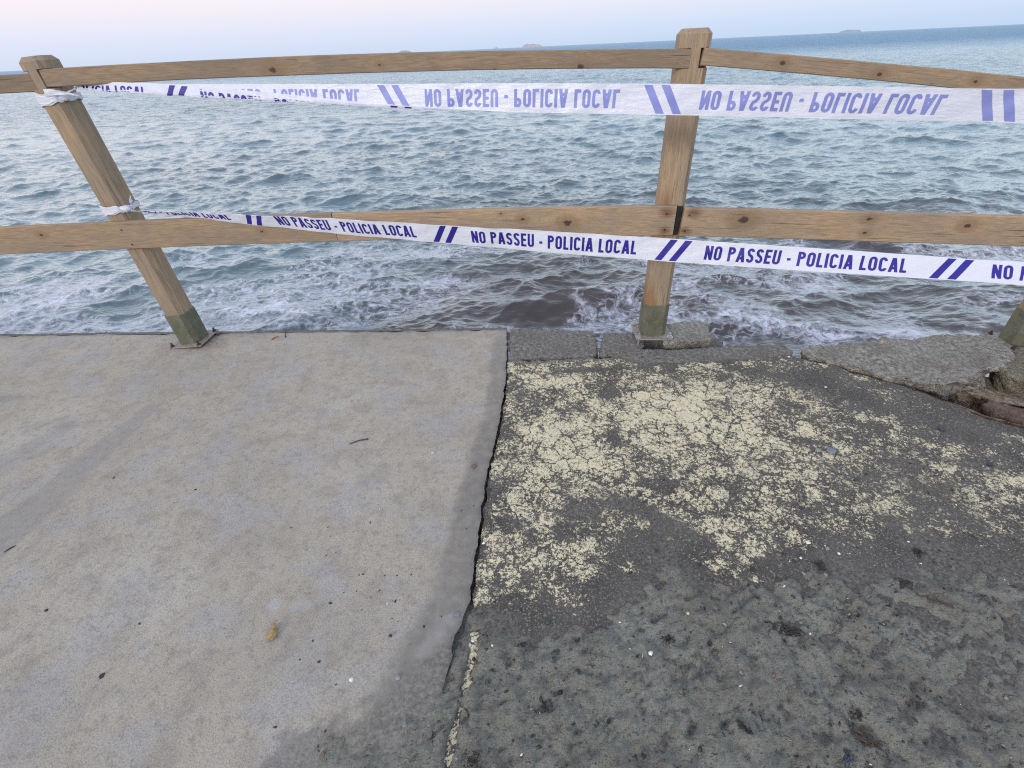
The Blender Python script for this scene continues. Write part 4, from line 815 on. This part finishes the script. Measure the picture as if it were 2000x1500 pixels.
shell(1613, 756, .0065, 15, PM['white'], 'white shell on black asphalt near the kerb', z=PZ)
shell(1541, 697, .0065, 50, PM['white'], 'white shell at the right end of the long low kerb strip', z=PZ)
shell(1662, 855, .0075, 80, PM['cream'], 'cream shell above the largest blue grey pebble', z=PZ)
# seagrass clumps and bits in the mud
def clump(px, py, L_, W_, ang, mat, label, n_=26, z=.004):
    p = g(px, py, z); p[2] = topz(p[0], p[1])-.001; bm = bmesh.new(); rs = random.Random(px)
    for i in range(n_):
        a = R(rs.gauss(0, 28)); l = L_*rs.uniform(.12, .4); x, y = rs.gauss(0, L_*.28), rs.gauss(0, W_*.35); w_ = rs.uniform(.001, .0028); d = Vector((math.cos(a), math.sin(a), 0)); s1 = Vector((-d.y, d.x, 0)); c = Vector((x, y, rs.uniform(.0, .005)))
        pp = [c-d*l/2, c+Vector((0, 0, rs.uniform(.001, .005)))+s1*rs.uniform(-.004, .004), c+d*l/2]
        rows = [[bm.verts.new(q+s1*w_*k), bm.verts.new(q+Vector((0, 0, .0012))), bm.verts.new(q-s1*w_*k)] for q, k in zip(pp, (.5, 1, .4))]
        for r_, s2 in zip(rows, rows[1:]):
            bm.faces.new((r_[0], s2[0], s2[1], r_[1])); bm.faces.new((r_[1], s2[1], s2[2], r_[2])); bm.faces.new((r_[0], r_[2], s2[2], s2[0]))
    o = from_bm('seagrass_clump', bm, mat, None); o.location = p; o.rotation_euler = (0, 0, R(ang)); return tag(o, label, 'seagrass', 'clumps of dead seagrass in the mud')
clump(1766, 1140, .050, .022, -10, PM['weed'], 'black wet seagrass clump high on the right of the mud')
clump(1545, 1228, .075, .016, -30, PM['weed'], 'long narrow dark seagrass streak across the middle of the mud', 40)
clump(1605, 1100, .030, .016, -20, PM['weed'], 'small dark clump right below the white shells')
clump(1700, 1450, .060, .028, -48, PM['rot'], 'brown rotten leaf clump near the bottom right', 40)
clump(1307, 1248, .026, .014, 0, PM['weed'], 'small black clump in mid mud left of the long streak')
clump(925, 1490, .034, .016, 10, PM['weed'], 'dark clump at the bottom beside the cream streak')
clump(1455, 1425, .030, .012, -50, PM['weed'], 'dark seagrass strands beside a ribbed shoe print')
clump(1675, 1395, .024, .014, 0, PM['weed'], 'black clump just above the brown rotten leaves')
clump(1795, 1075, .034, .014, -20, PM['weed'], 'dark strands under the tiny far right shell')
clump(1655, 1480, .034, .016, 20, PM['navy'], 'blue black clump at the very bottom of the mud')
clump(1020, 1258, .034, .008, 20, PM['weed'], 'thin dark strands left of the chevron shoe print', 14)
clump(1060, 1370, .028, .008, -60, PM['weed'], 'thin dark strands low in the left mud', 12)
clump(1835, 1180, .060, .010, -35, PM['rot'], 'brown stems lying in a long scrape at the right', 18)
# loose litter nobody could count
def litter():
    rs = np.random.RandomState(5); V_ = []; F_ = []; K_ = []
    def add(x, y, z, r, mi):
        b0 = len(V_); a0 = rs.rand()*6.28; el = rs.uniform(.18, .9); th = rs.rand()*6.28
        for i in range(6):
            a = a0+i*math.pi/3; rr = r*rs.uniform(.6, 1.15); u, v = math.cos(a)*rr, math.sin(a)*rr*el; V_.append((x+u*math.cos(th)-v*math.sin(th), y+u*math.sin(th)+v*math.cos(th), z))
        V_.append((x, y, z+r*.7))
        for i in range(6): F_.append((b0+i, b0+(i+1) % 6, b0+6)); K_.append(mi)
    for i in range(3800):
        x, y = rs.uniform(-.6, 2.3), rs.uniform(.25, 1.15)
        if float(fbm(x*5, y*5, 3, 41)) < .46 and rs.rand() < .8: continue
        add(x, y, topz(x, y)-.0006, rs.choice([.0014, .0024, .004, .007], p=[.34, .32, .23, .11]), rs.choice([0, 0, 0, 1, 2, 3], p=[.3, .25, .2, .12, .05, .08]))
    for i in range(1500):
        x, y = rs.uniform(-.1, 2.3), rs.uniform(.75, 1.85)
        if y > float(yfar(np.array([x]))[0])-.02: continue
        add(x, y, topz(x, y)-.0006, rs.choice([.0012, .002, .0035], p=[.6, .3, .1]), rs.choice([0, 1, 2, 3, 4], p=[.45, .2, .08, .12, .15]))
    for i in range(170):
        x, y = rs.uniform(-3, -.1), rs.uniform(.3, 2.15); add(x, y, .000, rs.choice([.0009, .0014, .0022], p=[.6, .3, .1]), rs.choice([0, 1, 3]))
    me = bpy.data.meshes.new('gravel'); me.from_pydata(V_, [], F_); me.update()
    for m_ in (PM['weed'], PM['brown'], PM['white'], PM['grey'], PM['cream']): me.materials.append(m_)
    me.polygons.foreach_set('material_index', K_); o = bpy.data.objects.new('gravel', me); C.objects.link(o); tag(o, 'fine dark grit and shell bits strewn over the mud and paint', 'grit', kind='stuff')
litter()
